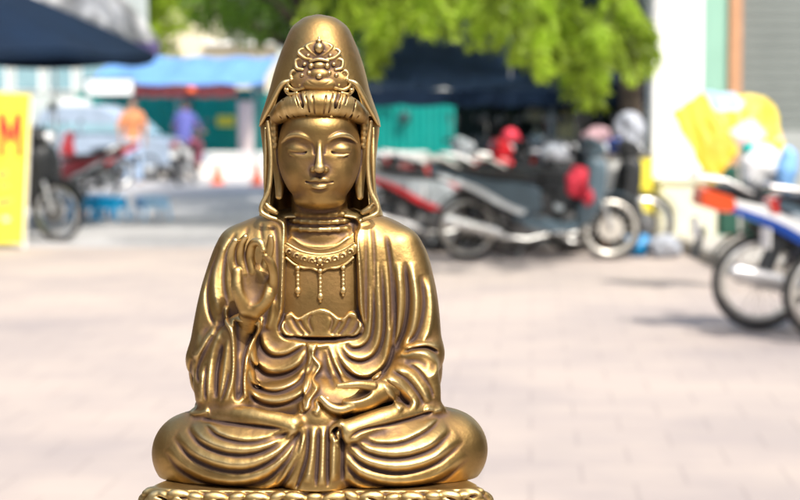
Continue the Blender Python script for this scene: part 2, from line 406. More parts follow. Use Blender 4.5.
        wp = np.stack([(pos[:, 0] - 400) * U, 2.0 - pos[:, 1 + 1] * U, CAM_H + (110 - pos[:, 1]) * U], 1)
        # the (x, v, d) -> (X, Z, Y) mapping keeps handedness: x right, v down, d towards the viewer
        me = bpy.data.meshes.new(name)
        me.vertices.add(len(wp)); me.vertices.foreach_set('co', wp.astype(np.float32).ravel())
        me.loops.add(F.size); me.loops.foreach_set('vertex_index', F.ravel())
        me.polygons.add(len(F)); me.polygons.foreach_set('loop_start', np.arange(0, F.size, 4, dtype=np.int32))
        me.update(calc_edges=True); me.validate()
        me.polygons.foreach_set('use_smooth', np.ones(len(me.polygons), bool))
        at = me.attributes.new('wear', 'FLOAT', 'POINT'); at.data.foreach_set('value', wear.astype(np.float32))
        me.materials.append(mat)
        o = bpy.data.objects.new(name, me); C.objects.link(o)
        o.parent = parent
        o.matrix_parent_inverse = Matrix.Translation(-Vector(parent.location))
        s.S = None
        return o

class Relief:
    """carved lines and bosses, laid on the front surface of a grid"""
    def __init__(s, g, gain=1.0, soften=0):
        s.gain = gain; s.soften = soften; s.g = g; s.F = g.front(); n = (len(g.x), len(g.v)); s.up = np.zeros(n, np.float32); s.dn = np.zeros(n, np.float32); s.add = np.zeros(n, np.float32)
        s.X = g.x[:, None]; s.V = g.v[None, :]
    def on(s, px, py):
        d = 0.0
        for _ in range(5):
            x, v, _d = pt(px, py, d); i = int(np.clip(round((x - s.g.x[0]) / s.g.h), 0, len(s.g.x) - 1)); j = int(np.clip(round((v - s.g.v[0]) / s.g.h), 0, len(s.g.v) - 1))
            d = 0.5 * d + 0.5 * float(s.F[i, j])
        return pt(px, py, d)
    def path(s, pts, n=10):
        return spline([s.on(*p)[:2] for p in pts], n)
    def line(s, pts, w, amp, skew=0.0, taper=(0.15, 0.15), sharp=2.0, w2=None):
        amp *= s.gain
        if amp > 0 and sharp <= 2.2: w *= 1.3; sharp = 1.5
        elif amp < 0: w *= 0.95; amp *= 0.8
        q = s.path(pts); m = max(w, w2 or w) * 2.6
        g = s.g; i0, i1 = np.searchsorted(g.x, [q[:, 0].min() - m, q[:, 0].max() + m]); j0, j1 = np.searchsorted(g.v, [q[:, 1].min() - m, q[:, 1].max() + m])
        X, V = s.X[i0:i1], s.V[:, j0:j1]
        if X.size == 0 or V.size == 0: return
        best = np.full((X.shape[0], V.shape[1]), 1e9, np.float32); sgn = np.zeros_like(best); par = np.zeros_like(best)
        N = len(q) - 1
        for i in range(N):
            a, b = q[i], q[i + 1]; e = b - a; L = max((e ** 2).sum(), 1e-9)
            t = np.clip(((X - a[0]) * e[0] + (V - a[1]) * e[1]) / L, 0, 1)
            dx = X - a[0] - t * e[0]; dv = V - a[1] - t * e[1]; d2 = dx * dx + dv * dv
            m_ = d2 < best; best[m_] = d2[m_]; par[m_] = ((i + t) / N)[m_]; sgn[m_] = np.sign(e[0] * dv - e[1] * dx)[m_]
        dist = np.sqrt(best); ww = w + (0 if w2 is None else (w2 - w) * par)
        ww = ww * (1 + skew * sgn)           # skew > 0: wide on the right-hand side of the direction of travel
        prof = np.exp(-(dist / ww) ** sharp)
        ta, tb = taper
        env = np.ones_like(par)
        if ta: env *= np.clip(par / ta, 0, 1) ** 0.7
        if tb: env *= np.clip((1 - par) / tb, 0, 1) ** 0.7
        hgt = amp * prof * env
        if amp > 0: s.up[i0:i1, j0:j1] = np.maximum(s.up[i0:i1, j0:j1], hgt)
        else: s.dn[i0:i1, j0:j1] = np.minimum(s.dn[i0:i1, j0:j1], hgt)
    def fold(s, pts, w, amp, gro=0.7, off=1.35, taper=(0.2, 0.2), side=1):
        """a rounded cloth fold with the groove under it (side = +1: groove on the right-hand side of travel)"""
        s.line(pts, w, amp, taper=taper, sharp=2.2)
        p = np.array(pts, float); t = np.gradient(p, axis=0); t /= np.linalg.norm(t, axis=1)[:, None] + 1e-9
        nrm = np.stack([-t[:, 1], t[:, 0]], 1) * side
        s.line((p + nrm * w * off).tolist(), w * 0.55, -amp * gro, taper=taper, sharp=2.0)
    def plate(s, poly, amp, edge=1.5):
        """raise (or sink) everything inside an outline"""
        q = s.path(list(poly) + [poly[0]], 8)[:-1]
        X, V = s.X, s.V; best = np.full((X.shape[0], V.shape[1]), 1e9, np.float32); inside = np.zeros_like(best, bool)
        N = len(q)
        for i in range(N):
            a, b = q[i], q[(i + 1) % N]; e = b - a; L = max((e ** 2).sum(), 1e-9)
            t = np.clip(((X - a[0]) * e[0] + (V - a[1]) * e[1]) / L, 0, 1)
            best = np.minimum(best, (X - a[0] - t * e[0]) ** 2 + (V - a[1] - t * e[1]) ** 2)
            if a[1] != b[1]:
                c = ((V >= min(a[1], b[1])) & (V < max(a[1], b[1]))); xi = a[0] + (V - a[1]) / (b[1] - a[1]) * e[0]
                inside ^= c & (X < xi)
        sd_ = np.sqrt(best) * np.where(inside, 1, -1)
        s.add += amp * np.clip(0.5 + sd_ / (2 * edge), 0, 1)
    def apply(s, dm=0.0, soft=12.0, extra=None):
        H = s.up + s.dn + s.add
        if extra is not None: H = H + extra
        for _ in range(s.soften):
            K = np.pad(H, 1, mode='edge'); H = (K[:-2, 1:-1] + K[2:, 1:-1] + K[1:-1, :-2] + K[1:-1, 2:] + 2 * K[1:-1, 1:-1]) / 6
        D = s.g.d[None, None, :]
        dm_ = np.asarray(dm, np.float32)
        if dm_.ndim == 2: dm_ = dm_[:, :, None]
        mask = np.clip((D - dm_) / soft, 0, 1)
        s.g.S -= H[:, :, None] * mask
# ------------------------------------------------------------------ the bronze
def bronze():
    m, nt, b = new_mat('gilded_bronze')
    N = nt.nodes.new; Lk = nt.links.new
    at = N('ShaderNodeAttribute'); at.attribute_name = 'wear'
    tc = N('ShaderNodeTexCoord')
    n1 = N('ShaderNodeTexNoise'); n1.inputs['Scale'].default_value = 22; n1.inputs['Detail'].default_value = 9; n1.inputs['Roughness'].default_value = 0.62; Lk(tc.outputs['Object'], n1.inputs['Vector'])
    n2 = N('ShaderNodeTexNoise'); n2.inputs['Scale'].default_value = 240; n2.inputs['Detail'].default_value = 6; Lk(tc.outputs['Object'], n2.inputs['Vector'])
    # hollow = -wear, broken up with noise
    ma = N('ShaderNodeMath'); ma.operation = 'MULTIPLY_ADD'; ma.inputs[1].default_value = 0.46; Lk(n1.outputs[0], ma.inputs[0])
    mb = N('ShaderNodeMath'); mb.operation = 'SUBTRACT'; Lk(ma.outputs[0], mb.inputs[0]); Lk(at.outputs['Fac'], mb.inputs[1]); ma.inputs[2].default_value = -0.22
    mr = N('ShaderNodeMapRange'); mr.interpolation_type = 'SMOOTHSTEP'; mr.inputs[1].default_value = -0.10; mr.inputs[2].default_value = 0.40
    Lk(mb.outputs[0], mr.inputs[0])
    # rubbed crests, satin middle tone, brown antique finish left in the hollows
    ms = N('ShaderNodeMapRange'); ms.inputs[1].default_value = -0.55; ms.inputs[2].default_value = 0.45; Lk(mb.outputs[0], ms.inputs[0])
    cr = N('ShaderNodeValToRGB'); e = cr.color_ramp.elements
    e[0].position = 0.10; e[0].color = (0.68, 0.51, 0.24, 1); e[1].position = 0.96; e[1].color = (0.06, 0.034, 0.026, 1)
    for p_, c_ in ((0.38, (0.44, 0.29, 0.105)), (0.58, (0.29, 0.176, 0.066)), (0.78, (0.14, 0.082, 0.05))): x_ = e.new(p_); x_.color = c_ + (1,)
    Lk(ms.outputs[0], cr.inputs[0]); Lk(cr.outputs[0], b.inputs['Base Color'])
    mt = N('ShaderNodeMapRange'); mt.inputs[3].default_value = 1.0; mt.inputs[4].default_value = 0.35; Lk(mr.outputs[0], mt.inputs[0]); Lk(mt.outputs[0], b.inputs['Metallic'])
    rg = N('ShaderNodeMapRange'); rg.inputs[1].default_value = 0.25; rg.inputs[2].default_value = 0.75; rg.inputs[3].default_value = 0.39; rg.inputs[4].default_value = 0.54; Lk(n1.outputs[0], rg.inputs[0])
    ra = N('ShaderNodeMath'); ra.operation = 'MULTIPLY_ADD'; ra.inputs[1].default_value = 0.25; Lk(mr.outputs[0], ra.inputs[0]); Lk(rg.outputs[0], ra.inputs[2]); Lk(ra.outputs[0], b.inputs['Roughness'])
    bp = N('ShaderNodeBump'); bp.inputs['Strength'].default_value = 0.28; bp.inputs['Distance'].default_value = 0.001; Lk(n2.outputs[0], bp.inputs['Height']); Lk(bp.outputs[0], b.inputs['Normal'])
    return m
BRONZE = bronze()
BASE_V = 470.0
statue = empty('buddhist_statue', W(319, BASE_V, 20))
tag(statue, 'golden bronze seated statue of a hooded goddess with one raised hand', 'statue')
CX = 319.5
def mir(p): return (2 * CX - p[0],) + tuple(p[1:])

# ---------------- robe
g = Grid(148, 494, 203, BASE_V + 2, -64, 132, 0.95)
g.loft([(206, 296, 343, -22, 8, 2), (212, 272, 368, -32, 18, 2.2), (219, 249, 391, -40, 25, 2.3), (229, 229, 409, -46, 31, 2.4), (240, 219, 419, -50, 36, 2.5),
        (255, 211, 428, -53, 39, 2.5), (280, 203, 434, -55, 42, 2.6), (310, 196, 438, -56, 45, 2.6), (340, 190, 441, -57, 48, 2.6),
        (365, 187, 443, -57, 50, 2.6), (385, 189, 441, -57, 50, 2.6), (402, 195, 434, -57, 50, 2.5), (440, 196, 434, -57, 50, 2.5)], 2, vcut=(205, 440))
# upper arms and forearms inside their sleeves
g.chain([(240, 246, 6), (224, 300, 18), (214, 356, 26)], [21, 23, 25], 9)
g.chain([(400, 248, 6), (414, 300, 18), (419, 348, 26)], [21, 23, 23], 9)
g.chain([(212, 358, 30), (228, 345, 48), pt(246, 326, 62)], [22, 18, 13], 9)
g.chain([(420, 352, 30), (405, 372, 56), pt(384, 391, 84)], [23, 19, 13], 8)
# hanging sleeve below the raised wrist
g.chain([pt(240, 330, 56), pt(236, 365, 62), pt(233, 402, 70)], [15, 17, 19], 6)
g.chain([pt(214, 350, 44), pt(212, 385, 54), pt(214, 404, 60)], [17, 20, 18], 6)
# sleeve cloth falling from the resting arm to the lap
g.chain([pt(418, 362, 50), pt(424, 385, 60), pt(428, 404, 62)], [17, 16, 13], 6)
g.chain([pt(398, 385, 70), pt(412, 398, 72), pt(425, 408, 70)], [15, 13, 9], 5)
# stomach and waist cloth
g.ell((320, 376, 34), (66, 44, 25), 8)
g.ell(pt(320, 405, 62), (70, 26, 30), 8)
# crossed legs
for a, b_ in (((191, 456, 46), (292, 458, 84)), ((447, 452, 46), (346, 458, 84))):
    g.chain([pt(*a), pt((a[0] + b_[0]) / 2, 455, 78), pt(*b_)], [39, 40, 34], 8)
g.chain([(236, 432, 0), pt(191, 455, 46)], [36, 37], 10)
g.chain([(402, 430, 0), pt(447, 452, 46)], [36, 37], 10)
g.chain([pt(204, 418, 62), pt(245, 419, 94), pt(292, 427, 108)], [9, 10, 9], 5)
g.chain([pt(438, 413, 62), pt(395, 418, 94), pt(348, 434, 112)], [8, 11, 12], 4)
g.cap(pt(318, 428, 96), pt(316, 486, 108), 24, 27, 8, flat=0.62)
rl = Relief(g, 0.70, 1)
L, F_ = rl.line, rl.fold
# opening over the chest, sunk between the lapels
rl.plate([(286, 219), (353, 219), (356, 240), (358, 300), (357, 338), (284, 338), (283, 300), (285, 240)], -11, 1.6)
# petalled waistband lies inside the opening
rl.plate([(284, 316), (290, 313), (297, 318), (305, 314), (312, 311), (320, 309), (328, 311), (334, 315), (341, 319), (349, 313), (357, 316), (357, 336.5), (284, 336.5)], 7.0, 1.0)
L([(285, 316), (290, 313), (297, 319), (304, 314), (311, 311), (320, 309.5), (328, 311), (335, 315), (342, 319), (349, 313), (356, 316)], 1.7, 2.4, taper=(0, 0))
for p in ([(298, 320), (302, 328), (309, 336)], [(341, 320), (337, 328), (331, 336)], [(290, 317), (296, 328), (303, 337)], [(350, 317), (345, 328), (338, 337)]): L(p, 2.2, -3.2, taper=(0.1, 0.1))
L([(311, 314), (308, 322), (312, 334)], 1.4, -2.5); L([(328, 314), (332, 322), (328, 334)], 1.4, -2.5)
# lapel rims
L([(262, 214), (274, 217), (283, 223), (285.5, 236), (284.5, 265), (282, 300), (280.5, 322), (284, 333), (293, 340), (306, 342)], 2.3, 5.4, taper=(0, 0.08), sharp=3)
L([(379, 213), (366, 217), (358, 222), (355.5, 236), (358.5, 265), (360.5, 300), (361, 322), (357, 333), (348, 340), (334, 342)], 2.3, 5.4, taper=(0, 0.08), sharp=3)
L([(268, 226), (275, 232), (277, 260), (275, 300), (272, 325)], 2.2, -2.6); L([(366, 226), (366, 300), (366, 325)], 1.8, -2.0)
# left shoulder and sleeve, long hanging folds
for p, w, a in (([(262, 222), (261, 232), (262, 240)], 1.8, -2.0), ([(248, 226), (245, 236), (244, 240)], 2, -1.8), ([(236, 232), (226, 255), (223, 280), (227, 306)], 2.2, -4.0),
                ([(228, 238), (216, 262), (214, 290), (220, 314)], 3.4, 3.6), ([(220, 246), (208, 280), (207, 306), (214, 328)], 2.2, -4.2), ([(212, 266), (200, 305), (197, 340), (200, 360)], 4.0, 2.6),
([(276, 300), (272, 318), (266, 330)], 3, 3.0), ([(270, 296), (266, 312), (262, 326)], 3, -4.0)): L(p, w, a)
# left sleeve opening: two rims, dark hollow between
L([(226, 306), (226, 318), (231, 332), (233, 352), (232, 378), (225, 402)], 2.0, 4.2, taper=(0.05, 0.05), sharp=3)
L([(262, 318), (258, 330), (250, 345), (245, 365), (243, 385), (246, 400)], 2.0, 4.4, taper=(0.05, 0.05), sharp=3)
rl.plate([(234, 322), (256, 328), (247, 350), (243, 370), (241, 396), (234, 398), (235, 360)], -5.5, 1.8)
L([(238, 352), (239, 375), (237, 396)], 2.2, 3.0)
for p, w, a in (([(216, 322), (204, 345), (192, 358)], 3, 4.0), ([(212, 335), (204, 350), (196, 372), (198, 385)], 2.8, -5.5), ([(222, 325), (212, 352), (208, 380), (207, 404)], 2.8, 4.4),
                ([(222, 345), (216, 370), (215, 400)], 2.0, -4), ([(227, 340), (223, 370), (219, 398)], 2.2, 3.4), ([(202, 372), (200, 390), (200, 404)], 2.6, 3.4), ([(190, 360), (191, 378), (197, 395)], 2.0, -3.5),
                ([(205, 365), (204, 385), (205, 402)], 1.8, -3.6), ([(228, 372), (224, 390), (219, 404)], 1.4, -3)): L(p, w, a)
# cloth swags on the left of the waist
for p, w, a in (([(262, 332), (264, 344), (272, 352), (284, 352), (296, 346), (304, 341)], 3.4, 4.6), ([(252, 345), (255, 360), (266, 369), (282, 370), (297, 362), (306, 345)], 4.0, 5.2),
                ([(249, 368), (257, 382), (272, 388), (288, 384), (301, 372), (309, 350)], 4.0, 5.0), ([(249, 386), (257, 397), (272, 402), (288, 399), (302, 389), (310, 366)], 3.8, 4.6)):
    F_(p, w, a, gro=0.85, off=1.55, side=1)
# folded ribbon down the middle
rl.plate([(307, 343), (316, 344), (314, 356), (321, 366), (314, 378), (318, 388), (310, 400), (308, 410), (303, 408), (304, 380), (307, 360)], 4.0, 1.1)
L([(316, 345), (313, 356), (320, 367), (313, 379), (318, 389), (311, 400), (309, 410)], 1.4, 3.2, taper=(0, 0.1))
L([(309, 350), (307, 370), (305, 392), (304, 408)], 1.3, -3.2)
L([(310, 352), (315, 348), (330, 344)], 2, 3)
L([(304, 398), (300, 406), (303, 414)], 2.6, 3.0); L([(314, 398), (318, 408), (314, 416)], 2.2, 3.0)
# swags on the right of the waist
for p, w, a in (([(330, 346), (337, 365), (344, 380), (352, 388)], 3.0, 3.8), ([(336, 344), (344, 362), (356, 373), (370, 374), (383, 362), (389, 335), (389, 300), (387, 262)], 3.8, 5.2),
                ([(341, 344), (350, 355), (362, 358), (373, 351), (379, 332), (379, 300), (376, 262)], 3.2, 4.6), ([(348, 345), (358, 346), (367, 338), (370, 318), (370, 285)], 2.4, 3.4)):
    F_(p, w, a, gro=0.85, off=1.5, side=1)
L([(345, 346), (352, 350), (362, 348)], 1.6, -3)
L([(324, 352), (326, 372), (334, 390)], 2.6, -3.0)
# right shoulder and sleeve
for p, w, a in (([(372, 226), (374, 250), (375, 290)], 1.8, -2.4), ([(386, 234), (390, 262), (392, 300), (391, 330)], 2.2, -4), ([(398, 262), (400, 300), (396, 335), (388, 352)], 3.0, 4.2),
                ([(405, 262), (408, 300), (404, 330), (394, 352)], 2.6, -6), ([(412, 262), (416, 300), (412, 330), (400, 350)], 3.2, 4.4), ([(421, 275), (424, 305), (419, 330), (409, 347)], 2.6, -5.0),
                ([(429, 275), (432, 305), (429, 330), (420, 346)], 3.0, 3.6), ([(402, 349), (414, 345), (428, 344), (440, 349)], 2.2, 4.0), ([(402, 353.5), (415, 350), (428, 349), (439, 354)], 1.5, -6.0),
                ([(393, 358), (408, 352), (425, 354), (437, 362), (436, 373), (426, 380)], 2.4, 3.2),
                ([(404, 364), (416, 362), (428, 368)], 3.0, -3.0),
                ([(395, 366), (410, 373), (422, 388), (430, 404)], 2.8, 4.4), ([(391, 372), (405, 380), (417, 394), (424, 406)], 1.8, -4.5), ([(386, 374), (399, 384), (411, 398), (419, 408)], 2.6, 4.2),
                ([(383, 380), (394, 390), (404, 402), (411, 410)], 1.8, -4.5), ([(380, 382), (388, 392), (397, 403), (403, 411)], 2.4, 4.0), ([(406, 364), (418, 372), (430, 388), (434, 400)], 1.8, -4)): L(p, w, a)
# hem ends on the knees
L([(188, 411), (198, 414), (208, 411)], 2.4, 4.0); L([(425, 409), (435, 412), (443, 410)], 2.4, 4.0)
# lap, left leg
LW = 4.7
for p, w, a in (([(206, 423), (220, 434), (245, 440), (270, 436), (291, 427)], 3.6, 4.4), ([(190, 425), (203, 440), (225, 449), (250, 450), (273, 442), (292, 428)], LW, 5.8),
                ([(176, 434), (193, 453), (218, 464), (245, 466), (270, 456), (288, 438), (295, 428)], LW, 6.4), ([(167, 448), (182, 466), (208, 479), (238, 482), (264, 474), (284, 456), (297, 430)], LW, 6.2),
                ([(166, 470), (184, 486), (214, 496), (246, 496), (272, 486), (290, 462), (302, 432)], LW, 5.4)):
    F_(p, w, a, gro=0.75, off=1.5, side=1)
# lap, right leg
for p, w, a in (([(358, 437), (376, 442), (400, 441), (424, 430), (438, 418)], 3.2, 4.0), ([(352, 438), (370, 450), (398, 454), (428, 446), (448, 428)], LW, 5.8),
                ([(347, 444), (366, 461), (398, 468), (432, 460), (460, 438)], LW, 6.4), ([(345, 456), (364, 475), (398, 483), (436, 477), (466, 455)], LW, 6.2),
                ([(344, 474), (364, 490), (396, 498), (434, 496), (466, 480)], LW, 5.0)):
    F_(p, w, a, gro=0.75, off=1.5, side=1)
# straight folds hanging between the legs
for p, w, a in (([(303, 428), (300, 455), (290, 478), (282, 490)], 3.0, 4.4), ([(308, 430), (306, 458), (299, 482), (295, 492)], 1.8, -5.0), ([(313, 428), (311, 458), (306, 485)], 3.0, 4.6),
                ([(318, 430), (317, 460), (315, 490)], 1.8, -5.0), ([(323, 428), (322, 458), (321, 488)], 2.8, 4.8), ([(327.5, 428), (327, 458), (327, 490)], 1.6, -6.0), ([(334, 432), (333, 458), (333, 484)], 3.2, 5.4),
                ([(339, 428), (342, 450), (342, 484)], 2.2, -6.5), ([(297, 436), (288, 462), (274, 486)], 1.6, -4)): L(p, w, a)
L([(340, 424), (331, 430), (329, 438), (335, 445), (339, 450)], 1.6, 4.6, taper=(0, 0.1)); L([(338, 428), (334, 434), (337, 442)], 1.8, -5)
L([(348, 440), (362, 432), (390, 426), (420, 418), (436, 412)], 1.6, -5.5)
L([(200, 421), (220, 425), (250, 428), (288, 431)], 1.6, -4.5)
# cloth on the back: long vertical folds all round
xx = g.x[:, None]; vv = g.v[None, :]
rl.apply(dm=-2.0, soft=14)
D = g.d[None, None, :]
g.S -= (2.2 * np.sin(xx * 0.27 + 0.8 * np.sin(vv * 0.02)) * np.clip((vv - 225) / 40, 0, 1))[:, :, None] * np.clip((-10 - D) / 20, 0, 1)
b = g.box((0, BASE_V - 3, -200), (1000, 1000, 300)); Xa, Va, Da = g.axes(b); g.put(b, np.broadcast_to(Va - BASE_V, g.S[b].shape), 1.0, 'i')
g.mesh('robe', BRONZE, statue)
# ---------------- head, neck and chest
def s_ell(g, px, py, d, r, k=2.0, mode='u', rot=0.0, tilt=0.0):
    g.ell(pt(px, py, d), r, k, mode, rot, tilt)
    if abs(px - 319.5) > 0.6: g.ell(pt(639 - px, py, d), r, k, mode, -rot, tilt)
def s_chain(g, pts, rs, k=2.0, mode='u', flat=1.0, n=6):
    g.chain([pt(*p) for p in pts], rs, k, mode, flat, n)
    g.chain([pt(639 - p[0], p[1], p[2]) for p in pts], rs, k, mode, flat, n)
g = Grid(262, 377, 100, 346, -36, 78, 0.55)
c = 319.5
g.ell(pt(c, 146, 12), (40.5, 50, 46), 2)                        # skull
g.ell(pt(c, 160, 22), (39.5, 40, 34), 8)                        # cheeks
g.ell(pt(c, 176, 27), (32, 29, 29), 8)                          # jaw
g.ell(pt(c, 195, 41), (14, 10.5, 13), 9)                        # chin
g.ell(pt(c, 200, 26), (25, 9, 24), 6)                           # soft under-chin
s_ell(g, 302, 171, 40, (13, 15, 13), 9)                         # cheek apples
g.ell(pt(c, 127, 34), (28, 16, 22), 10)                         # forehead
s_chain(g, [(313.5, 147, 54.5), (309, 139.5, 55.2), (300, 134.8, 52.6), (290, 136.2, 46), (281.5, 142.5, 35)], [1.8, 2.6, 3.0, 2.4, 0.5], 9.0)   # brows
s_ell(g, 300.8, 147.5, 62.0, (12.6, 7.2, 8.8), 6, 's')            # sockets
s_chain(g, [(314.2, 153, 58), (311.5, 145.5, 58), (305, 141, 58.2), (296.5, 140.3, 54), (289, 143, 48.5)], [1.0, 2.1, 2.0, 1.5, 0.6], 1.3, 's')   # hollow under the brow
s_ell(g, 300.8, 149.2, 43.4, (13.0, 7.8, 10.3), 2.0)            # lids
s_chain(g, [(288.5, 150.6, 49), (294, 152.6, 52.6), (301, 153.2, 54.4), (307, 152.2, 53.4), (312, 150.2, 51)], [0.5, 1.0, 1.25, 1.0, 0.5], 0.8, 's')   # slits
s_chain(g, [(290, 154, 49), (296, 155.8, 51.8), (303, 156, 52.6), (309, 154, 51.6)], [0.5, 1.0, 1.1, 0.5], 4.0)      # lower lids
# nose
g.chain([pt(c, 140, 54.5), pt(c, 149, 58), pt(c, 159, 62.5), pt(c, 167, 66)], [2.8, 2.6, 3.4, 4.4], 4.5)
g.ell(pt(c, 168.4, 66), (4.8, 4.2, 5.0), 2.5)
s_ell(g, 314.0, 169.4, 58.6, (3.5, 3.1, 4.8), 2.5)
s_ell(g, 316.0, 172.8, 62.5, (1.5, 1.0, 2.2), 0.8, 's')
# mouth
g.ell(pt(c, 181, 51), (15, 10, 8.0), 7)
g.chain([pt(c, 174.5, 61.5), pt(c, 177.5, 60.5)], [1.1, 1.3], 1.8, 's')
s_chain(g, [(c - 0.2, 180.4, 59.2), (315.3, 179.0, 59.2), (311, 180.6, 57.6), (307.5, 182.2, 54.5)], [1.7, 2.2, 1.7, 0.8], 0.9)
g.chain([pt(310.5, 184.6, 55.6), pt(314.5, 186.2, 57.6), pt(c, 186.8, 58.4), pt(324.5, 186.2, 57.6), pt(328.5, 184.6, 55.6)], [1.0, 2.2, 2.8, 2.2, 1.0], 0.9)
g.chain([pt(306, 181.8, 56.6), pt(312, 183.0, 59.6), pt(c, 182.9, 61.4), pt(327, 183.0, 59.6), pt(333, 181.8, 56.4)], [1.1, 1.15, 1.1, 1.15, 1.1], 1.0, 's')
g.chain([pt(310, 190.6, 57), pt(c, 191.8, 58.6), pt(329, 190.6, 57)], [1.4, 2.4, 1.4], 1.3, 's')
g.ell(pt(c, 131.5, 56.5), (1.1, 1.1, 1.2), 0.6)                   # mark on the forehead
# ears with long lobes
s_chain(g, [(276.5, 133, 8), (274.5, 142, 10), (276, 155, 12), (278, 170, 14), (279.5, 186, 16), (279, 196, 17)], [3.0, 4.2, 4.6, 4.8, 4.6, 3.6], 2.5, flat=0.9)
s_chain(g, [(276, 140, 16), (276.5, 152, 17.5), (278, 165, 19)], [1.2, 1.7, 1.2], 1.2, 's')
s_ell(g, 279.4, 186, 22, (1.6, 6, 1.8), 1.2, 's')
# neck and chest
g.chain([(c, 190, 4), (c, 214, 2), (c, 232, 0)], [27, 28.5, 31], 4)
for yv, rr in ((212.5, 29.5), (219.5, 31.5), (227, 33.5)):
    for sx in range(-4, 5):
        a0, a1 = R(sx * 17), R((sx + 1) * 17)
        g.cap(pt(c + rr * math.sin(a0), yv + 2.6 * math.cos(a0), 1 + rr * math.cos(a0) * 0.92), pt(c + rr * math.sin(a1), yv + 2.6 * math.cos(a1), 1 + rr * math.cos(a1) * 0.92), 2.3, 2.3, 1.6)
g.loft([(222, 286, 353, -22, 22, 2.2), (232, 274, 365, -26, 27, 2.4), (250, 270, 368, -26, 32, 2.6), (290, 270, 368, -26, 37, 2.8), (318, 270, 368, -26, 38.5, 2.8)], 5)
rl = Relief(g)
rl.line([(292, 236), (304, 244), (320, 247), (336, 244), (348, 236)], 1.4, 1.6, taper=(0, 0)); 
rl.plate([(286, 240), (292, 237), (304, 245), (320, 248.5), (336, 245), (348, 237), (356, 240), (358, 330), (284, 330)], 1.4, 1.0)
rl.apply(dm=6, soft=4)
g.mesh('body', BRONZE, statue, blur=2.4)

# ---------------- hair rolled over the brow, pearls beside the temples
g = Grid(262, 378, 84, 160, -34, 66, 0.6)
xs = [-43, -38.5, -31, -22, -11, 0, 11, 22, 31, 38.5, 43]
P_ = []
for x in xs:
    t = abs(x) / 43.0
    P_.append(pt(c + x, 103.5 + 15 * t ** 3.2, 48 - 34 * t ** 2.2))
g.chain(P_, [6, 9.4, 11.2, 12.4, 13.2, 13.6, 13.2, 12.4, 11.2, 9.4, 6], 1.5, n=5)
for x, tw in ((-33, 4), (-17.5, 6), (17.5, -6), (33, -4)):
    t = abs(x) / 43.0; dd = 48 - 34 * t ** 2.2; y0 = 103.5 + 15 * t ** 3.2
    g.chain([pt(c + x - tw * 0.5, y0 - 12, dd + 6), pt(c + x, y0 - 2, dd + 14), pt(c + x + tw * 0.9, y0 + 11, dd + 7)], [2.0, 2.0, 1.4], 3.2, 's')
for x, tw in ((-25, 5), (25, -5)):
    t = abs(x) / 43.0; dd = 48 - 34 * t ** 2.2; y0 = 103.5 + 15 * t ** 3.2
    g.chain([pt(c + x - tw * 0.5, y0 - 11, dd + 7), pt(c + x, y0 - 2, dd + 13.8), pt(c + x + tw * 0.9, y0 + 10, dd + 8)], [1.0, 1.0, 0.7], 1.6, 's')
for x, tw in ((-39, 3), (-28.5, 4), (-21, 5), (-12, 3), (-6, 1.5), (6, -1.5), (12, -3), (21, -5), (28.5, -4), (39, -3)):
    t = abs(x) / 43.0; dd = 48 - 34 * t ** 2.2; y0 = 103.5 + 15 * t ** 3.2
    g.chain([pt(c + x - tw * 0.6, y0 - 11, dd + 6.5), pt(c + x - tw * 0.2, y0 - 3, dd + 13.6), pt(c + x + tw * 0.5, y0 + 5, dd + 12.8), pt(c + x + tw * 1.2, y0 + 11, dd + 7.5)], [0.3, 0.75, 0.75, 0.3], 1.2, 's')
for i in range(6):
    s_ell(g, 273.8 + 0.3 * i, 114 + i * 6.2, 18.5 - i * 0.9, (3.6, 3.9, 3.6), 2.2)
s_chain(g, [(276, 112, 20), (275, 130, 15), (276, 148, 12)], [3.0, 3.4, 2.4], 2.0)
g.mesh('hair', BRONZE, statue, blur=2.2)

# ---------------- hood
g = Grid(250, 390, 10, 226, -66, 62, 0.75)
rows = [(15.5, 315, 323, -14, 2, 2), (17.5, 306, 333, -24, 12, 2), (21, 300, 340, -32, 19, 2.05), (28, 292, 348, -41, 26, 2.1), (40, 286, 354, -50, 33, 2.2), (58, 279, 361, -56, 39, 2.25), (75, 273.5, 366, -58, 42, 2.3),
        (90, 269.5, 369.5, -59, 42, 2.4), (105, 264.5, 374.5, -59, 38, 2.5), (118, 260, 379, -58, 33, 2.5), (127, 258.3, 380.7, -56, 28, 2.5)]
rows2 = [(112, 268, 371, -57, 24, 2.5), (124, 260.0, 379.0, -57, 24, 2.5), (145, 261.5, 377.5, -57, 25, 2.6), (165, 263.5, 375.5, -57, 27, 2.6), (188, 263.5, 376, -56, 28, 2.6), (200, 261.5, 378.5, -54, 27, 2.6), (216, 258, 383, -52, 26, 2.6)]
g.loft(rows, 1, vcut=(15.3, 127))
sl = g.box((250, 108, -80), (390, 132, 80)); X, V, D = g.axes(sl); g.put(sl, (V - np.clip(127 - (60.5 - np.abs(X - 319.5)) * 1.3, 116, 127) + 0 * D), 0.8, 'i')
g.loft(rows2, 1.5, vcut=(112, 216))
g.loft(rows, 1.5, 's', inset=6.5, vcut=(60, 126)); g.loft(rows2, 1.0, 's', inset=6.0, vcut=(112, 230))
# opening for the face
sl = g.box((250, 78, -12), (390, 230, 80)); X, V, D = g.axes(sl)
half = np.interp(V.ravel(), [78, 84, 92, 105, 125, 150, 190, 206, 216], [18, 33, 38, 42.5, 45, 46.5, 48, 49, 50])[None, :, None].astype(np.float32)
f = np.maximum(np.maximum(np.abs(X - c - 0.3) - half, 79 - V), -6 - D)
g.put(sl, f, 1.5, 's')
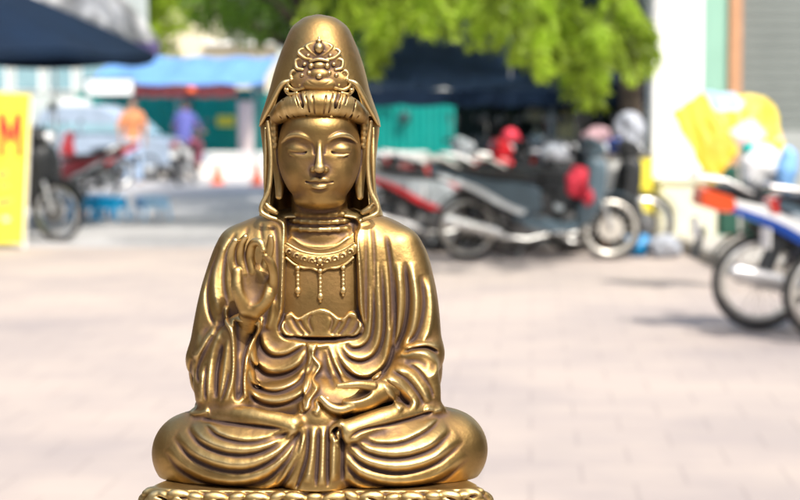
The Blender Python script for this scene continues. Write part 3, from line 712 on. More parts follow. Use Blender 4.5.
# turned-back front edges with their drooping tips
s_chain(g, [(291, 80.5, 43), (283, 84, 42.5), (276, 95, 38), (269, 109, 31), (261, 124, 22)], [1.6, 2.4, 2.6, 2.4, 1.4], 1.5)
s_chain(g, [(290, 78, 46), (281, 76.5, 43.5), (275.5, 74, 36)], [0.8, 1.5, 1.0], 1.2, 's')
s_chain(g, [(279, 84, 44), (272, 97, 39), (265, 111, 31)], [0.6, 1.3, 0.6], 1.6, 's')
# rolled rims down both sides
s_chain(g, [(268, 122, 22), (270.5, 145, 24), (271, 168, 26), (268.5, 190, 28), (262, 204, 29), (261.5, 212, 30), (268, 216.5, 32), (276, 219, 32)], [1.8, 2.2, 2.2, 2.4, 2.4, 2.4, 2.4, 1.8], 1.2)
s_chain(g, [(265.5, 128, 12), (266, 160, 17), (264.5, 196, 20)], [1.0, 2.6, 0.8], 3)
s_chain(g, [(267.6, 130, 20), (268.6, 160, 22.5), (266, 188, 24)], [0.8, 1.2, 0.8], 1.0, 's')
s_chain(g, [(266, 205, 22), (270, 209, 22), (276, 212, 22)], [3.0, 3.6, 2.6], 3)
sl = g.box((0, 0, -300), (999, 999, -8)); X, V, D = g.axes(sl)
g.S[sl] -= (1.6 * np.sin((X - c) * 0.3 + V * 0.01) * np.clip((V - 60) / 60, 0, 1)) * np.clip((-20 - D) / 15, 0, 1)
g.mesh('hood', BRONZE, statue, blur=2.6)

# ---------------- crown ornament
g = Grid(281, 358, 34, 100, 22, 72, 0.45)
def cr_chain(g, pts, rs, k=0.5, mode='u'): s_chain(g, [(p[0], p[1], p[2] - 1.2) for p in pts], [r * 0.84 for r in rs], k, mode)
def py2d(py): return 41.5 + (py - 40) * 0.13
g.ell(pt(c, 82, 45), (28, 13, 6), 3)
g.ell(pt(c, 66, 42.5), (24, 25, 6), 4)
g.ell(pt(c, 84.5, 48), (16.5, 8.0, 6.0), 1.0); g.ell(pt(c, 75.5, 47.5), (10.0, 7.5, 5.6), 1.2)
g.chain([pt(306, 79, 52), pt(312, 84, 54.5), pt(c, 86, 55), pt(327, 84, 54.5), pt(333, 79, 52)], [1.0, 1.1, 1.1, 1.1, 1.0], 0.8, 's')
g.ell(pt(c, 76.5, 53), (3.0, 2.8, 2.4), 0.4); g.ell(pt(c, 66, 47.5), (6.2, 4.2, 4.2), 0.8)
s_ell(g, 311.6, 66.5, 47.5, (3.0, 3.6, 3.6), 0.5); s_ell(g, 309.5, 73.5, 48, (2.4, 3.0, 3.0), 0.5)
g.chain([pt(c - 9, 61.5, 48), pt(c, 59.6, 49.5), pt(c + 9, 61.5, 48)], [1.5, 1.7, 1.5], 0.4)
for q in range(-3, 4): g.ell(pt(c + q * 3.1, 92.6 - 0.25 * q * q * 0.3, 53.5 - abs(q) * 0.7), (1.5, 1.4, 1.5), 0.3)
g.ell(pt(c, 48.5, 47.5), (4.4, 5.2, 4.4), 0.8); g.ell(pt(c, 42, 44.5), (2.6, 3.0, 2.6), 0.8); g.ell(pt(c, 38.8, 43), (1.4, 2.2, 1.4), 0.5)
cr_chain(g, [(316, 56, 48), (311, 52.5, 47), (307, 47.5, 45.5), (311.5, 44.6, 45), (314, 48, 46)], [1.7, 2.0, 2.0, 1.6, 1.2], 0.5)
cr_chain(g, [(312, 60, 49), (305, 58.5, 47.5), (299, 53, 45.5), (303, 49.5, 45), (306.5, 53, 46)], [1.8, 2.1, 2.0, 1.7, 1.3], 0.5)
cr_chain(g, [(297, 93, 48), (289.5, 94, 44), (285.5, 89, 41), (287, 85.5, 41)], [1.6, 2.0, 1.8, 1.2], 0.5)
cr_chain(g, [(303, 70, 49), (297, 68, 47), (296.5, 61, 45.5), (301.5, 60, 46), (302.5, 64.5, 47)], [1.8, 2.2, 2.1, 1.8, 1.3], 0.5)
cr_chain(g, [(303, 80, 49), (296, 81, 47), (291, 76, 45), (293.5, 71, 45), (298, 73.5, 46)], [1.8, 2.2, 2.2, 1.9, 1.4], 0.5)
cr_chain(g, [(304, 88, 50), (296, 90, 47), (290, 87, 44.5), (288.5, 82, 44), (292.5, 83, 45)], [1.8, 2.2, 2.2, 1.9, 1.2], 0.5)
for p in ((302.5, 75.5, 49), (300, 85.6, 48), (308.5, 56.0, 47), (305, 64.5, 48), (291.8, 79.6, 46), (287.5, 90, 46), (314.5, 52, 46)): s_ell(g, *p, (1.9, 1.9, 1.8), 0.4)
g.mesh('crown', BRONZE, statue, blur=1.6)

# ---------------- necklace
g = Grid(280, 362, 240, 308, 26, 56, 0.45)
def nk(px, py): 
    t = (px - c) / 36.0
    return pt(px, py, 36.0 + (py - 250) * 0.07 - 3.0 * t * t)
def swag(pts, r, k=0.5): g.chain([nk(*p) for p in pts], [r] * len(pts), k)
def bead(px, py, r, up=1.2):
    q = nk(px, py); g.ell((q[0], q[1], q[2] + up), (r, r, r * 0.9), 0.4)
g.chain([nk(286, 249), nk(303, 259.5), nk(320, 262), nk(337, 259.5), nk(354, 249)], [5.0, 6.6, 7.0, 6.6, 5.0], 0.5, flat=0.32)
swag([(285, 242.5), (295, 248.5), (305, 252.5), (320, 254.5), (335, 252.5), (345, 248.5), (354, 242.5)], 1.3)
swag([(286, 258), (294, 264.5), (303, 268), (311, 268), (320, 271.5), (328, 268), (336, 268), (345, 264.5), (353, 258)], 1.3)
def scroll(px, py, r, s_):
    q = nk(px, py); P2 = []
    for k in range(9):
        a_ = k * 0.62; rr = r * (1 - k * 0.085); P2.append((q[0] + s_ * rr * math.cos(a_), q[1] - rr * math.sin(a_), q[2] + 2.2))
    g.chain(P2, [1.0] * 6 + [0.9, 0.9, 0.8], 0.4, n=2)
for k in range(-4, 5):
    px = c + k * 7.6; py = 261.5 - 0.62 * k * k
    if k == 0:
        g.ell(nk(px, py)[:2] + (nk(px, py)[2] + 2.5,), (3.0, 3.0, 1.8), 0.5)
        for a_ in range(6): bead(px + 4.6 * math.cos(a_ * 1.047), py + 4.2 * math.sin(a_ * 1.047), 1.2, 2.2)
    else: scroll(px, py, 3.3, 1 if k > 0 else -1)
for px, y1 in ((297.5, 291), (320, 297), (343, 291)):
    y = 271.0 if px > 310 and px < 330 else 268.0
    bead(px, y, 2.6, 1.6)
    q0, q1 = nk(px, y), nk(px, y1); g.cap((q0[0], q0[1], q0[2] + 0.4), (q1[0], q1[1], q1[2] + 0.4), 1.6, 1.9, 0.8)
    yk = y + 4
    while yk < y1 - 3: bead(px, yk, 1.95, 0.8); yk += 4.2
    q = nk(px, y1); g.ell((q[0], q[1], q[2] + 1.2), (3.0, 3.6, 2.2), 0.8); bead(px, y1 + 4.4, 1.5, 0.8)
g.mesh('necklace', BRONZE, statue, blur=1.4)

# ---------------- raised hand, palm outwards, ring of thumb and middle finger
g = Grid(222, 284, 228, 336, 36, 96, 0.55)
g.chain([pt(246, 326, 62), pt(249, 312, 70), pt(250, 300, 74)], [9.5, 10.5, 13], 3, flat=0.8)
g.ell(pt(253.5, 290, 74), (20, 26, 9.5), 5)
g.chain([pt(237, 272, 79), pt(237.5, 290, 82), pt(246, 309, 80)], [5.5, 6.5, 7.5], 4)
g.chain([pt(271, 284, 80), pt(266, 298, 83), pt(254, 311, 80)], [6, 7.5, 7.5], 4)
g.ell(pt(253, 284, 89), (9.5, 19, 9.0), 4, 's', rot=-4)
def finger(pts, rs): g.chain([pt(*p) for p in pts], [r * 0.92 for r in rs], 1.0, n=5)
finger([(236, 277, 78), (231.5, 262, 76), (231.5, 250, 78), (235.0, 241, 83)], [5.6, 5.0, 4.6, 3.4])
finger([(243.5, 274, 77), (239.8, 258, 76), (240.5, 245, 79), (245.0, 237, 84)], [5.6, 5.1, 4.7, 3.4])
finger([(251.5, 272, 76), (249.5, 256, 76), (252.5, 244, 81), (259.5, 242.5, 88), (263, 250, 91)], [5.6, 5.1, 4.7, 4.2, 3.2])
finger([(262, 274, 74), (267, 258, 73), (270.0, 246, 75), (270.5, 237, 79)], [5.4, 5.0, 4.5, 3.2])
finger([(271, 290, 80), (273.5, 277, 85), (270.5, 264, 90), (265.0, 256.5, 93)], [6.8, 5.6, 4.8, 3.6])
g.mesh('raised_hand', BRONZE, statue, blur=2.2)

# ---------------- hand resting in the lap, palm up
g = Grid(304, 400, 366, 425, 66, 128, 0.55)
g.chain([pt(392, 390, 80), pt(378, 393, 90)], [11, 10.5], 2)
g.chain([pt(378, 394, 92), pt(366, 400, 99), pt(352, 404, 104)], [11, 11.5, 10.5], 4, flat=0.75)
g.ell(pt(356, 396, 106), (15, 5.5, 9), 3, 's', rot=-14)
finger([(372, 388, 98), (360, 386, 104), (349, 386.5, 107), (338, 387.5, 108)], [6.0, 4.6, 4.0, 2.6])          # thumb
for i, (dx, dy, dd) in enumerate(((0, 0, 0), (-1.0, 2.6, -6), (2, 4.0, -13), (6, 4.0, -19))):
    finger([(352 + dx * .3, 408 + dy * .4, 108 + dd), (340 + dx * .6, 411.5 + dy * .5, 110 + dd), (329 + dx * .8, 408 + dy * .3, 110 + dd), (320.5 + dx, 399.5 + dy * .2, 108 + dd)], [5.0, 4.4, 4.0, 2.8])
g.mesh('resting_hand', BRONZE, statue, blur=2.2)

# ---------------- lotus pedestal, straight-backed
g = Grid(130, 512, 456, 562, -84, 140, 1.1)
yy = BASE_V
def rim(a, k=1.0):
    ca, sa = math.cos(a), math.sin(a)
    if sa >= 0: f = (abs(ca) ** 3.6 + abs(sa) ** 3.6) ** (-1 / 3.6); return 319 + 160 * k * ca * f, 90 + 31 * k * sa * f
    f = (abs(ca) ** 2.4 + abs(sa) ** 2.4) ** (-1 / 2.4); dd = -160 * k * sa * f
    return 319 + 160 * k * ca * f * (1 - 0.32 * min(1, dd / 150)), 90 - dd
for (v0_, v1_, k) in ((yy, yy + 22, 0.97), (yy + 20, yy + 62, 0.88), (yy + 60, yy + 84, 0.97)):
    sl = g.box((0, v0_ - 4, -300), (1000, v1_ + 4, 300)); X, V, D = g.axes(sl)
    dx = np.abs(X - 319) / (160 * k * (1 - 0.32 * np.clip((90 - D) / 150, 0, 1))); df = np.where(D > 90, (D - 90) / (31 * k), (90 - D) / (160 * k))
    n_ = np.where(D > 90, 3.6, 2.4); f = (dx ** n_ + df ** n_ + 1e-6) ** (1 / n_); val = np.maximum((f - 1) * 40, np.maximum(v0_ - V, V - v1_)) + 0 * V
    g.put(sl, val.astype(np.float32), 2.0)
n_p = 28
prng = np.random.default_rng(3)
for k in range(n_p):
    a = 2 * math.pi * (k + 0.5) / n_p; ex, ed = rim(a, 0.965); e2, d2 = rim(a + math.pi / n_p, 0.975)
    g.ell((ex, yy + 15, ed), (17, 11, 8), 1.0); g.ell((ex, yy + 15.5, ed + (6 if ed > 60 else 0)), (8, 6, 4), 1.0, 's')
    if math.sin(a) > 0.2: g.ell((e2, yy + 6 + prng.uniform(-1, 1), d2), (9, 5, 6), 0.8, rot=prng.uniform(-25, 25))
    g.ell((ex, yy + 70, ed), (17, 11, 8), 1.0)
    if math.sin(a) < 0.2: continue
    # a low wavy border of leaves along the upper rim
    hh = prng.uniform(-1.5, 1.5)
    g.ell((ex, yy + 7.5 + hh, ed + 2), (13, 7, 5), 1.0, rot=prng.uniform(-14, 14)); g.ell((ex + 2, yy + 8.5 + hh, ed + 8), (7, 2.2, 4), 1.0, 's', rot=prng.uniform(-25, 25))
    g.chain([(ex - 9, yy + 10, ed + 5), (ex - 3, yy + 8.5 + hh, ed + 6.5), (ex + 5, yy + 11, ed + 5.5)], [0.8, 1.5, 0.8], 0.8, n=4)
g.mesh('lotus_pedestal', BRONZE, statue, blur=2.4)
# ------------------------------------------------------------------ buildings
o = empty('shophouse', (3.9, 21.8, 0)); tag(o, 'mint walled shophouse with grey shutter and orange wooden door post behind the white pillar', 'building')
MB().box((-0.55, 0, 0), (-0.13, 0.3, 6)).build('wall', MT['mint'], o, False)
MB().box((-0.13, -0.06, 0), (0.02, 0.3, 6), 0.01).build('door_post', MT['wood'], o, False)
m = MB(); z = 1.27
while z < 6: m.box((0.02, 0.02, z), (3.6, 0.1, z + 0.115), 0.008); z += 0.12
m.build('shutter', MT['shutter'], o, False)
MB().box((0.02, -0.02, 0.14), (3.6, 0.14, 1.262)).build('lower_panel', MT['shutter2'], o, False)
MB().box((3.6, 0, 0), (6.5, 0.3, 6)).build('wall', MT['white_wall'], o, False)
MB().box((-0.55, 0.3, 0), (6.5, 7, 6.2)).build('wall', MT['white_wall'], o, False)
o = empty('pillar', (3.04, 21.0, 0)); tag(o, 'tall square white pillar beside the parked motorbikes', 'pillar')
MB().box((-0.275, -0.25, 0.74), (0.275, 0.25, 6), 0.015).build('shaft', MT['white_wall'], o, False)
m = MB(); m.box((-0.22, -0.42, 0.0), (0.42, 0.3, 0.70), 0.03); m.box((-0.25, -0.45, 0.70), (0.45, 0.33, 0.76), 0.02); m.build('plinth', plain('cream_plinth', (0.62, 0.62, 0.50), 0.85, var=0.1), o, False)
m = MB(); m.box((3.0, 16.9, 0.0), (9, 20.55, 0.13), 0.02); tag(m.build('kerb', MT['kerb'], None, False), kind='structure')
o = empty('door_panel', (3.62, 20.7, 0.13)); tag(o, 'dark green cupboard standing right of the pillar foot', 'cupboard')
MB().box((-0.1, 0, 0), (0.45, 0.4, 0.72), 0.01).build('cabinet', MT['darkgreen'], o, False); MB().box((-0.12, -0.02, 0.72), (0.47, 0.42, 0.75), 0.005).build('top', MT['teal_dk'], o, False)
o.name = 'cupboard'

o = empty('street_stall', (1.5, 25, 0)); tag(o, 'dark open stall with a deep navy awning behind the parked motorbikes', 'stall')
rows = []
for i in range(9):
    t = i / 8; yy = -2.6 + 4.2 * t; zz = 1.74 + 1.25 * t
    rows.append([(-2.0 + 4.1 * j / 16, yy, zz - 0.05 * math.sin(j / 16 * math.pi * 4) ** 2 + 0.03 * math.sin(j * 2.1 + i)) for j in range(17)])
MB().sheet(rows, 0.01).build('awning', MT['navy'], o)
m = MB(); rows = [[(-2.0 + 4.1 * j / 32, -2.605 - 0.012 * math.sin(j * 1.7), 1.735 - 0.17 * k / 2 - (0.03 * abs(math.sin(j * 0.8)) if k == 2 else 0)) for j in range(33)] for k in range(3)]
m.sheet(rows, 0.006).build('valance', MT['navy'], o)
for x in (-1.85, 0.3, 1.95): MB().tube([(x, -2.5, 0), (x, -2.5, 1.78)], 0.03).build('post', MT['greyp'], o)
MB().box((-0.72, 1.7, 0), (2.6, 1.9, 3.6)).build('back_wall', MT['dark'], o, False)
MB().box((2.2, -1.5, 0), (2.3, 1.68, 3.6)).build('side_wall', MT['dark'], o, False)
m = MB()
for z in (0.75, 1.15, 1.5): m.box((-0.2, 1.25, z), (2.1, 1.69, z + 0.03))
for x in (-0.2, 0.95, 2.07): m.box((x - 0.02, 1.24, 0), (x + 0.02, 1.27, 1.9))
m.build('shelf', MT['black'], o, False)
stall = o
# goods hanging and standing in the stall
MT['palegoods'] = plain('pale_bag', (0.42, 0.47, 0.40), 0.5); MT['creamgoods'] = plain('cream_bag', (0.62, 0.62, 0.36), 0.5)
for (px, py, w_, h_, mt, lb) in ((535, 113, 0.13, 0.10, 'palegoods', 'pale green bag hanging highest at the back of the dark stall'), (536, 140, 0.08, 0.16, 'palegoods', 'slim pale bag hanging below the pale green one'),
                                 (566, 124, 0.12, 0.20, 'creamgoods', 'cream plastic bag hanging under the stall awning'), (510, 118, 0.06, 0.16, 'darkgreen', 'narrow dark green bag hanging at the left of the bags')):
    p = at(px, py, 23.0); o = empty('hanging_bag', p); tag(o, lb, 'bag', 'bags hanging in the stall')
    m = MB(); m.tube([(0, 0, -h_), (0, 0, -h_ * 0.8), (0, 0, -h_ * 0.3), (0, 0, h_ * 0.4), (0, 0, h_ * 0.8), (0, 0, h_)], [w_ * 0.5, w_ * 0.95, w_, w_ * 0.75, w_ * 0.35, w_ * 0.12], 14, squash=(1, 0.6)); m.build('bag', MT[mt], o)
    MB().tube([(0, 0, h_), (0, 0, 1.95 + 0.12 - p.z)], 0.006, 6).build('string', MT['white'], o)

# food cart with bags on top
o = empty('push_cart', (2.45, 20.0, 0)); tag(o, 'white push cart with a yellow end panel left of the pillar', 'cart')
x0, x1 = (604 - 400) * 20 / FPX - 2.45, (640 - 400) * 20 / FPX - 2.45
MB().box((x0, 0, 0.39), (x1, 0.8, 1.0), 0.015).build('cart_body', MT['white'], o, False)
MB().box((x1 + 0.002, -0.01, 0.39), (x1 + 0.13, 0.8, 1.0), 0.01).build('end_panel', MT['yellow'], o, False)
MB().box((x0 - 0.03, -0.03, 1.002), (x1 + 0.15, 0.83, 1.03), 0.008).build('counter', MT['steel'], o, False)
for x in (x0 + 0.03, x1 + 0.08):
    for y in (0.05, 0.75): MB().tube([(x, y, 0), (x, y, 0.39)], 0.02).build('leg', MT['wood'], o)
def sack(name, c, r, mt, lb, grp, ph):
    m = MB(); m.ball((0, 0, r[2]), r, 20, 14)
    for v in m.bm.verts:
        k = 1 + 0.20 * math.sin(v.co.x * 31 + ph) * math.cos(v.co.z * 27 + ph * 2) + 0.06 * math.sin(v.co.y * 50 + ph); v.co.x *= k; v.co.y *= k
        if v.co.z < r[2] * 0.5: v.co.z *= 0.6
    o = m.build(name, MT[mt], loc=c); tag(o, lb, 'bag', grp); return o
MT['pinkbag'] = plain('pink_white_bag', (0.36, 0.23, 0.25), 0.7, var=0.5, scale=9); MT['whitebag'] = plain('white_bag', (0.30, 0.32, 0.36), 0.7, var=0.4, scale=9)
sack('sack', (2.13, 20.3, 1.03), (0.17, 0.17, 0.15), 'pinkbag', 'pink and white sack on the left end of the cart top', 'bags on the cart', 0.3)
sack('sack', (2.47, 20.4, 1.03), (0.17, 0.2, 0.23), 'whitebag', 'pale grey tall sack on the right end of the cart top', 'bags on the cart', 1.7)
sack('sack', (2.28, 20.05, 1.03), (0.10, 0.1, 0.09), 'blue', 'small dark blue bag at the front of the cart top', 'bags on the cart', 2.2)
sack('rubbish_bag', (2.70, 19.2, 0), (0.17, 0.15, 0.12), 'whitebag', 'white plastic bag lying at the kerb corner below the pillar', 'bags by the kerb', 0.9)
sack('rubbish_bag', (2.44, 19.3, 0), (0.13, 0.12, 0.12), 'skyblue', 'blue plastic bag on the ground by the scooter front wheel', 'bags by the kerb', 1.9)

# far teal hoarding and low white wall
o = empty('hoarding', (0, 44.5, 0)); tag(o, 'long teal corrugated hoarding across the far side of the road', 'fence')
m = MB(); n = 340; xs = [-7.6 + 16.0 * i / n for i in range(n + 1)]; rows = [[(x, 0.018 * math.sin(x * 40), z) for x in xs] for z in (0.0, 1.9)]
m.sheet(rows, 0.003).build('panel', MT['teal'], o)
for x in np.arange(-7.5, 8.4, 2.4): MB().box((x, 0.03, 0), (x + 0.06, 0.09, 1.95)).build('post', MT['teal_dk'], o, False)
for (px, py, w_, h_, lb) in ((226, 121, 0.42, 0.26, 'small yellow sign fixed to the teal hoarding left of the statue'), (386, 100, 0.5, 0.22, 'small yellow sign fixed to the teal hoarding right of the statue')):
    p = at(px, py, 44.3); m = MB(); m.box((-w_ / 2, -0.02, -h_ / 2), (w_ / 2, 0.02, h_ / 2), 0.01); tag(m.build('notice', MT['yellow'], None, False, loc=p), lb, 'sign', 'yellow notices on the hoarding')
MT['dkspot'] = plain('black_vent', (0.0, 0.035, 0.035), 0.6)
p = at(404, 118, 44.3); tag(MB().ball((0, 0, 0), (0.16, 0.05, 0.16)).build('vent', MT['dkspot'], loc=p), 'round dark vent in the teal hoarding right of the statue', 'vent')
o = empty('low_wall', (-4.0, 42.2, 0)); tag(o, 'low white wall running in front of the teal hoarding', 'wall')
MB().box((-6, 0, 0), (4.6, 0.25, 0.50)).build('wall', MT['white_wall'], o, False); MB().box((-6.03, -0.03, 0.5), (4.63, 0.28, 0.57), 0.01).build('coping', MT['white'], o, False)

# blue tarpaulin roof with a maroon valance
o = empty('market_stall', (-4.9, 43, 0)); tag(o, 'far stall under a light blue tarpaulin with maroon valance', 'stall')
Yt = 43.0; xa, xb = (102 - 400) * Yt / FPX + 4.9, (268 - 400) * Yt / FPX + 4.9
rows = []
for i in range(9):
    t = i / 8; rows.append([(xa + (xb - xa) * j / 24 + 0.15 * t, -1.4 + 2.9 * t, 2.08 + 0.68 * t ** 0.8 - 0.06 * math.sin(j * 0.9) * math.sin(t * 3.1) - 0.05 * math.sin(j * 0.52) ** 2) for j in range(25)])
MB().sheet(rows, 0.01).build('tarpaulin', MT['tarp'], o)
rows = [[(xa + 0.8 + (xb - xa - 1.4) * j / 40, -1.36 + 0.02 * math.sin(j * 1.3), 2.06 - 0.13 * k - 0.02 * abs(math.sin(j * 0.5)) * k) for j in range(41)] for k in range(3)]
MB().sheet(rows, 0.006).build('valance', MT['maroon'], o)
for x in (xa + 0.2, (xa + xb) / 2, xb - 0.2): MB().tube([(x, -1.3, 0), (x, -1.3, 2.1)], 0.03).build('post', MT['greyp'], o); MB().tube([(x, 1.4, 0), (x, 1.4, 2.66)], 0.03).build('post', MT['greyp'], o)
p = at(192, 90, 41.55); tag(MB().ball((0, 0, 0), (0.11, 0.08, 0.07)).build('lantern', MT['orange'], loc=p), 'orange lantern hanging at the edge of the blue tarpaulin', 'lantern')
p = at(111, 87.5, 41.2); o = empty('shop_sign', p); tag(o, 'blank white signboard at the left end of the blue tarpaulin', 'sign')
MB().box((-0.54, -0.04, -0.20), (0.54, 0.04, 0.20), 0.04).build('board', MT['white'], o, False); MB().tube([(0, 0.08, -p.z), (0, 0.08, 0.1)], 0.03).build('post', MT['greyp'], o)

# far buildings
o = empty('far_building', (-9.0, 75, 0)); tag(o, 'cream coloured building rising beyond the blue tarpaulin', 'building')
MB().box((-1.5, 0, 0), (5.6, 8, 4.05)).build('wall', MT['cream'], o, False); MB().box((-1.5, 0, 4.052), (1.3, 8, 9)).build('upper_wall', MT['cream'], o, False)
MB().box((-1.8, -0.3, 9.002), (1.6, 8.3, 9.3)).build('roof', MT['wood'], o, False); MB().box((1.303, -0.3, 4.052), (5.9, 8.3, 4.2)).build('ledge', MT['white_wall'], o, False)
for x in (2.0, 3.4, 4.8):
    f = MB().box((x - 0.35, -0.03, 2.0), (x + 0.35, 0.02, 3.3)).build('window', MT['white'], o, False); MB().box((x - 0.29, -0.05, 2.06), (x + 0.29, -0.032, 3.24)).build('pane', MT['glass'], f, False)
o = empty('pale_building', (-9.6, 47, 0)); tag(o, 'pale grey building with teal windows behind the yellow sign', 'building')
MB().box((-6, 0, 0), (2.3, 8, 5.5)).build('wall', MT['palewall'], o, False)
for i in range(5):
    x = -1.6 + i * 0.82; f = MB().box((x, -0.05, 1.95), (x + 0.66, 0.02, 3.0)).build('window', MT['white'], o, False); MB().box((x + 0.05, -0.07, 2.0), (x + 0.61, -0.052, 2.95)).build('pane', MT['window'], f, False)
MB().box((-6.1, -0.5, 3.3), (2.4, -0.002, 3.42)).build('ledge', MT['white_wall'], o, False)
tag(MB().box((-0.3, 0, 0), (0.42, 0.35, 1.75), 0.03).build('vending_cabinet', MT['white'], None, False, loc=(-7.55, 43.6, 0)), 'tall white cabinet by the road behind the red motorbike', 'cabinet')
o = empty('far_terrace', (9, 62, 0)); tag(o, 'long grey green building closing the street far behind the stall', 'building')
MB().box((-13, 0, 0), (14, 8, 6.0)).build('wall', MT['palewall'], o, False)
for i in range(12):
    x = -12.4 + i * 2.2; f = MB().box((x, -0.04, 2.2), (x + 1.3, 0.02, 3.8)).build('window', MT['white'], o, False); MB().box((x + 0.07, -0.06, 2.27), (x + 1.23, -0.042, 3.73)).build('pane', MT['window'], f, False)

MT['canvas'] = leaf_mat('white_canvas', (0.85, 0.86, 0.84), 0.6)
# ------------------------------------------------------------------ parasols
def parasol(name, base, Rr, z_rim, rise, cm, vm, lb, tilt=0.0, n=8, val=0.12, dome=False):
    o = empty(name, base); tag(o, lb, 'parasol')
    bm = MB(); K = 6; rows = []
    for k in range(K + 1):
        t = k / K; row = []
        for j in range(n * 6 + 1):
            a = 2 * math.pi * j / (n * 6); sag = 1 - 0.06 * t * abs(math.sin(a * n / 2)); r = Rr * t * sag
            row.append((r * math.cos(a), r * math.sin(a), z_rim + rise * ((1 - t ** 1.7) if dome else (1 - t) ** 0.9) - 0.05 * t * abs(math.sin(a * n / 2)) + tilt * r * math.cos(a)))
        rows.append(row)
    bm.sheet(rows[0:1] + rows[1:], 0.004).build('canopy', cm, o)
    rows = []
    for k in range(3):
        row = []
        for j in range(n * 6 + 1):
            a = 2 * math.pi * j / (n * 6); s_ = abs(math.sin(a * n / 2)); r = Rr * (1 - 0.06 * s_) + 0.004
            row.append((r * math.cos(a), r * math.sin(a), z_rim - 0.05 * s_ - val * k / 2 + tilt * r * math.cos(a)))
        rows.append(row)
    MB().sheet(rows, 0.003).build('valance', vm, o)
    MB().tube([(0, 0, 0.06), (0, 0, z_rim + rise + 0.06)], 0.025).build('pole', MT['steel'], o)
    for k in range(n):
        a = 2 * math.pi * k / n; MB().tube([(0, 0, z_rim + rise - 0.03), (Rr * math.cos(a) * 0.98, Rr * math.sin(a) * 0.98, z_rim - 0.01 + tilt * Rr * math.cos(a))], 0.008, 6).build('rib', MT['steel'], o)
    MB().tube([(0, 0, 0), (0, 0, 0.08)], [0.28, 0.25], 20).build('base', MT['black'], o)
    return o
parasol('market_parasol', (-5.74, 23.5, 0), 2.70, 2.205, 1.16, MT['navy'], MT['navy'], 'navy blue market parasol at the left edge of the picture', val=0.10)
parasol('market_parasol', (-5.64, 31.0, 0), 1.71, 2.63, 1.42, MT['canvas'], MT['lilac'], 'large white parasol with a lilac valance behind the navy one', val=0.22, dome=True)

# ------------------------------------------------------------------ yellow sign
Ys = 20.4; p = Vector(((-6 - 400) * Ys / FPX, Ys, 0)); o = empty('signboard', p, R(0)); tag(o, 'upright yellow signboard with a large red letter M at the left edge', 'sign')
zt = at(0, 90, Ys).z; zb = 0.06; xr = (31 - 400) * Ys / FPX - p.x
xt, xbm = xr + 0.005, xr - 0.11
m = MB(); f = [(-0.42, 0, zb), (xbm, 0, zb), (xt, 0, zt - 0.05), (-0.38, 0, zt)]; m.quad(*f, t=0.035, nrm=(0, 1, 0)); m.build('board', MT['yellow'], o, False)
MB().tube([(-0.37, 0.05, 0), (-0.37, 0.05, zt)], 0.016, 8).build('frame', MT['white'], o); MB().tube([(xbm + 0.015, 0.05, 0), (xt - 0.005, 0.05, zt - 0.06)], 0.016, 8).build('frame', MT['white'], o)
def glyph(strokes, w, parent, mat, name='letter', y=-0.004):
    m = MB()
    for (a, b) in strokes:
        a, b = Vector((a[0], 0, a[1])), Vector((b[0], 0, b[1])); d = (b - a).normalized(); n_ = Vector((-d.z, 0, d.x)) * w / 2
        m.quad(a - n_ + Vector((0, y, 0)), b - n_ + Vector((0, y, 0)), b + n_ + Vector((0, y, 0)), a + n_ + Vector((0, y, 0)), t=0.003, nrm=(0, -1, 0)); y -= 0.0006
    return m.build(name, mat, parent, False)
def sx(px): return (px - 400) * Ys / FPX - p.x
def sz(py): return CAM_H + (110 - py) * Ys / FPX
glyph([((sx(2.5), sz(157)), (sx(2.5), sz(113))), ((sx(20), sz(157)), (sx(20), sz(113))), ((sx(3.5), sz(114)), (sx(11.5), sz(142))), ((sx(19), sz(114)), (sx(11.5), sz(142)))], 0.055, o, MT['redink'])
MT['pinkink'] = plain('faded_red_ink', (0.70, 0.22, 0.12), 0.5); MT['violetink'] = plain('violet_ink', (0.35, 0.25, 0.55), 0.5)
glyph([((sx(-2), sz(176)), (sx(8), sz(172)))], 0.05, o, MT['pinkink'], 'lettering'); glyph([((sx(0), sz(187)), (sx(9), sz(184)))], 0.045, o, MT['pinkink'], 'lettering'); glyph([((sx(-3), sz(203)), (sx(12), sz(200)))], 0.05, o, MT['pinkink'], 'lettering')
glyph([((sx(2), sz(219)), (sx(9), sz(219)))], 0.05, o, MT['violetink'], 'lettering')

# ------------------------------------------------------------------ stools, cones
def stool(loc, mt, lb, rz=0.0):
    o = empty('plastic_stool', loc, rz); o.scale = (1.2, 1.2, 1.2); tag(o, lb, 'stool', 'low plastic stools on the paving')
    MB().box((-0.15, -0.15, 0.235), (0.15, 0.15, 0.265), 0.012).build('seat', mt, o, False)
    m = MB()
    for (a, b) in (((-0.14, -0.14), (0.14, -0.13)), ((-0.14, 0.13), (0.14, 0.14)), ((-0.14, -0.13), (-0.13, 0.13)), ((0.13, -0.13), (0.14, 0.13))): m.box((a[0], a[1], 0.13), (b[0], b[1], 0.234))
    m.build('apron', mt, o, False)
    for sx_ in (-1, 1):
        for sy_ in (-1, 1): MB().tube([(sx_ * 0.155, sy_ * 0.155, 0), (sx_ * 0.13, sy_ * 0.13, 0.236)], [0.022, 0.026], 8).build('leg', mt, o)
Yq = gy(219.5)
MT['stoolblue'] = plain('stool_blue', (0.0, 0.34, 0.66), 0.4); MT['stoolpale'] = plain('stool_pale_blue', (0.36, 0.60, 0.85), 0.4)
stool(((83 - 400) * Yq / FPX, Yq, 0), MT['stoolblue'], 'bright blue stool nearest the left motorbike', 0.3)
stool(((97 - 400) * (Yq + 0.5) / FPX, Yq + 0.5, 0), MT['skyblue'], 'deep blue stool in the middle of the three close together', 0.1)
stool(((110 - 400) * Yq / FPX, Yq - 0.05, 0), MT['stoolblue'], 'bright blue stool at the right of the three close together', -0.25)
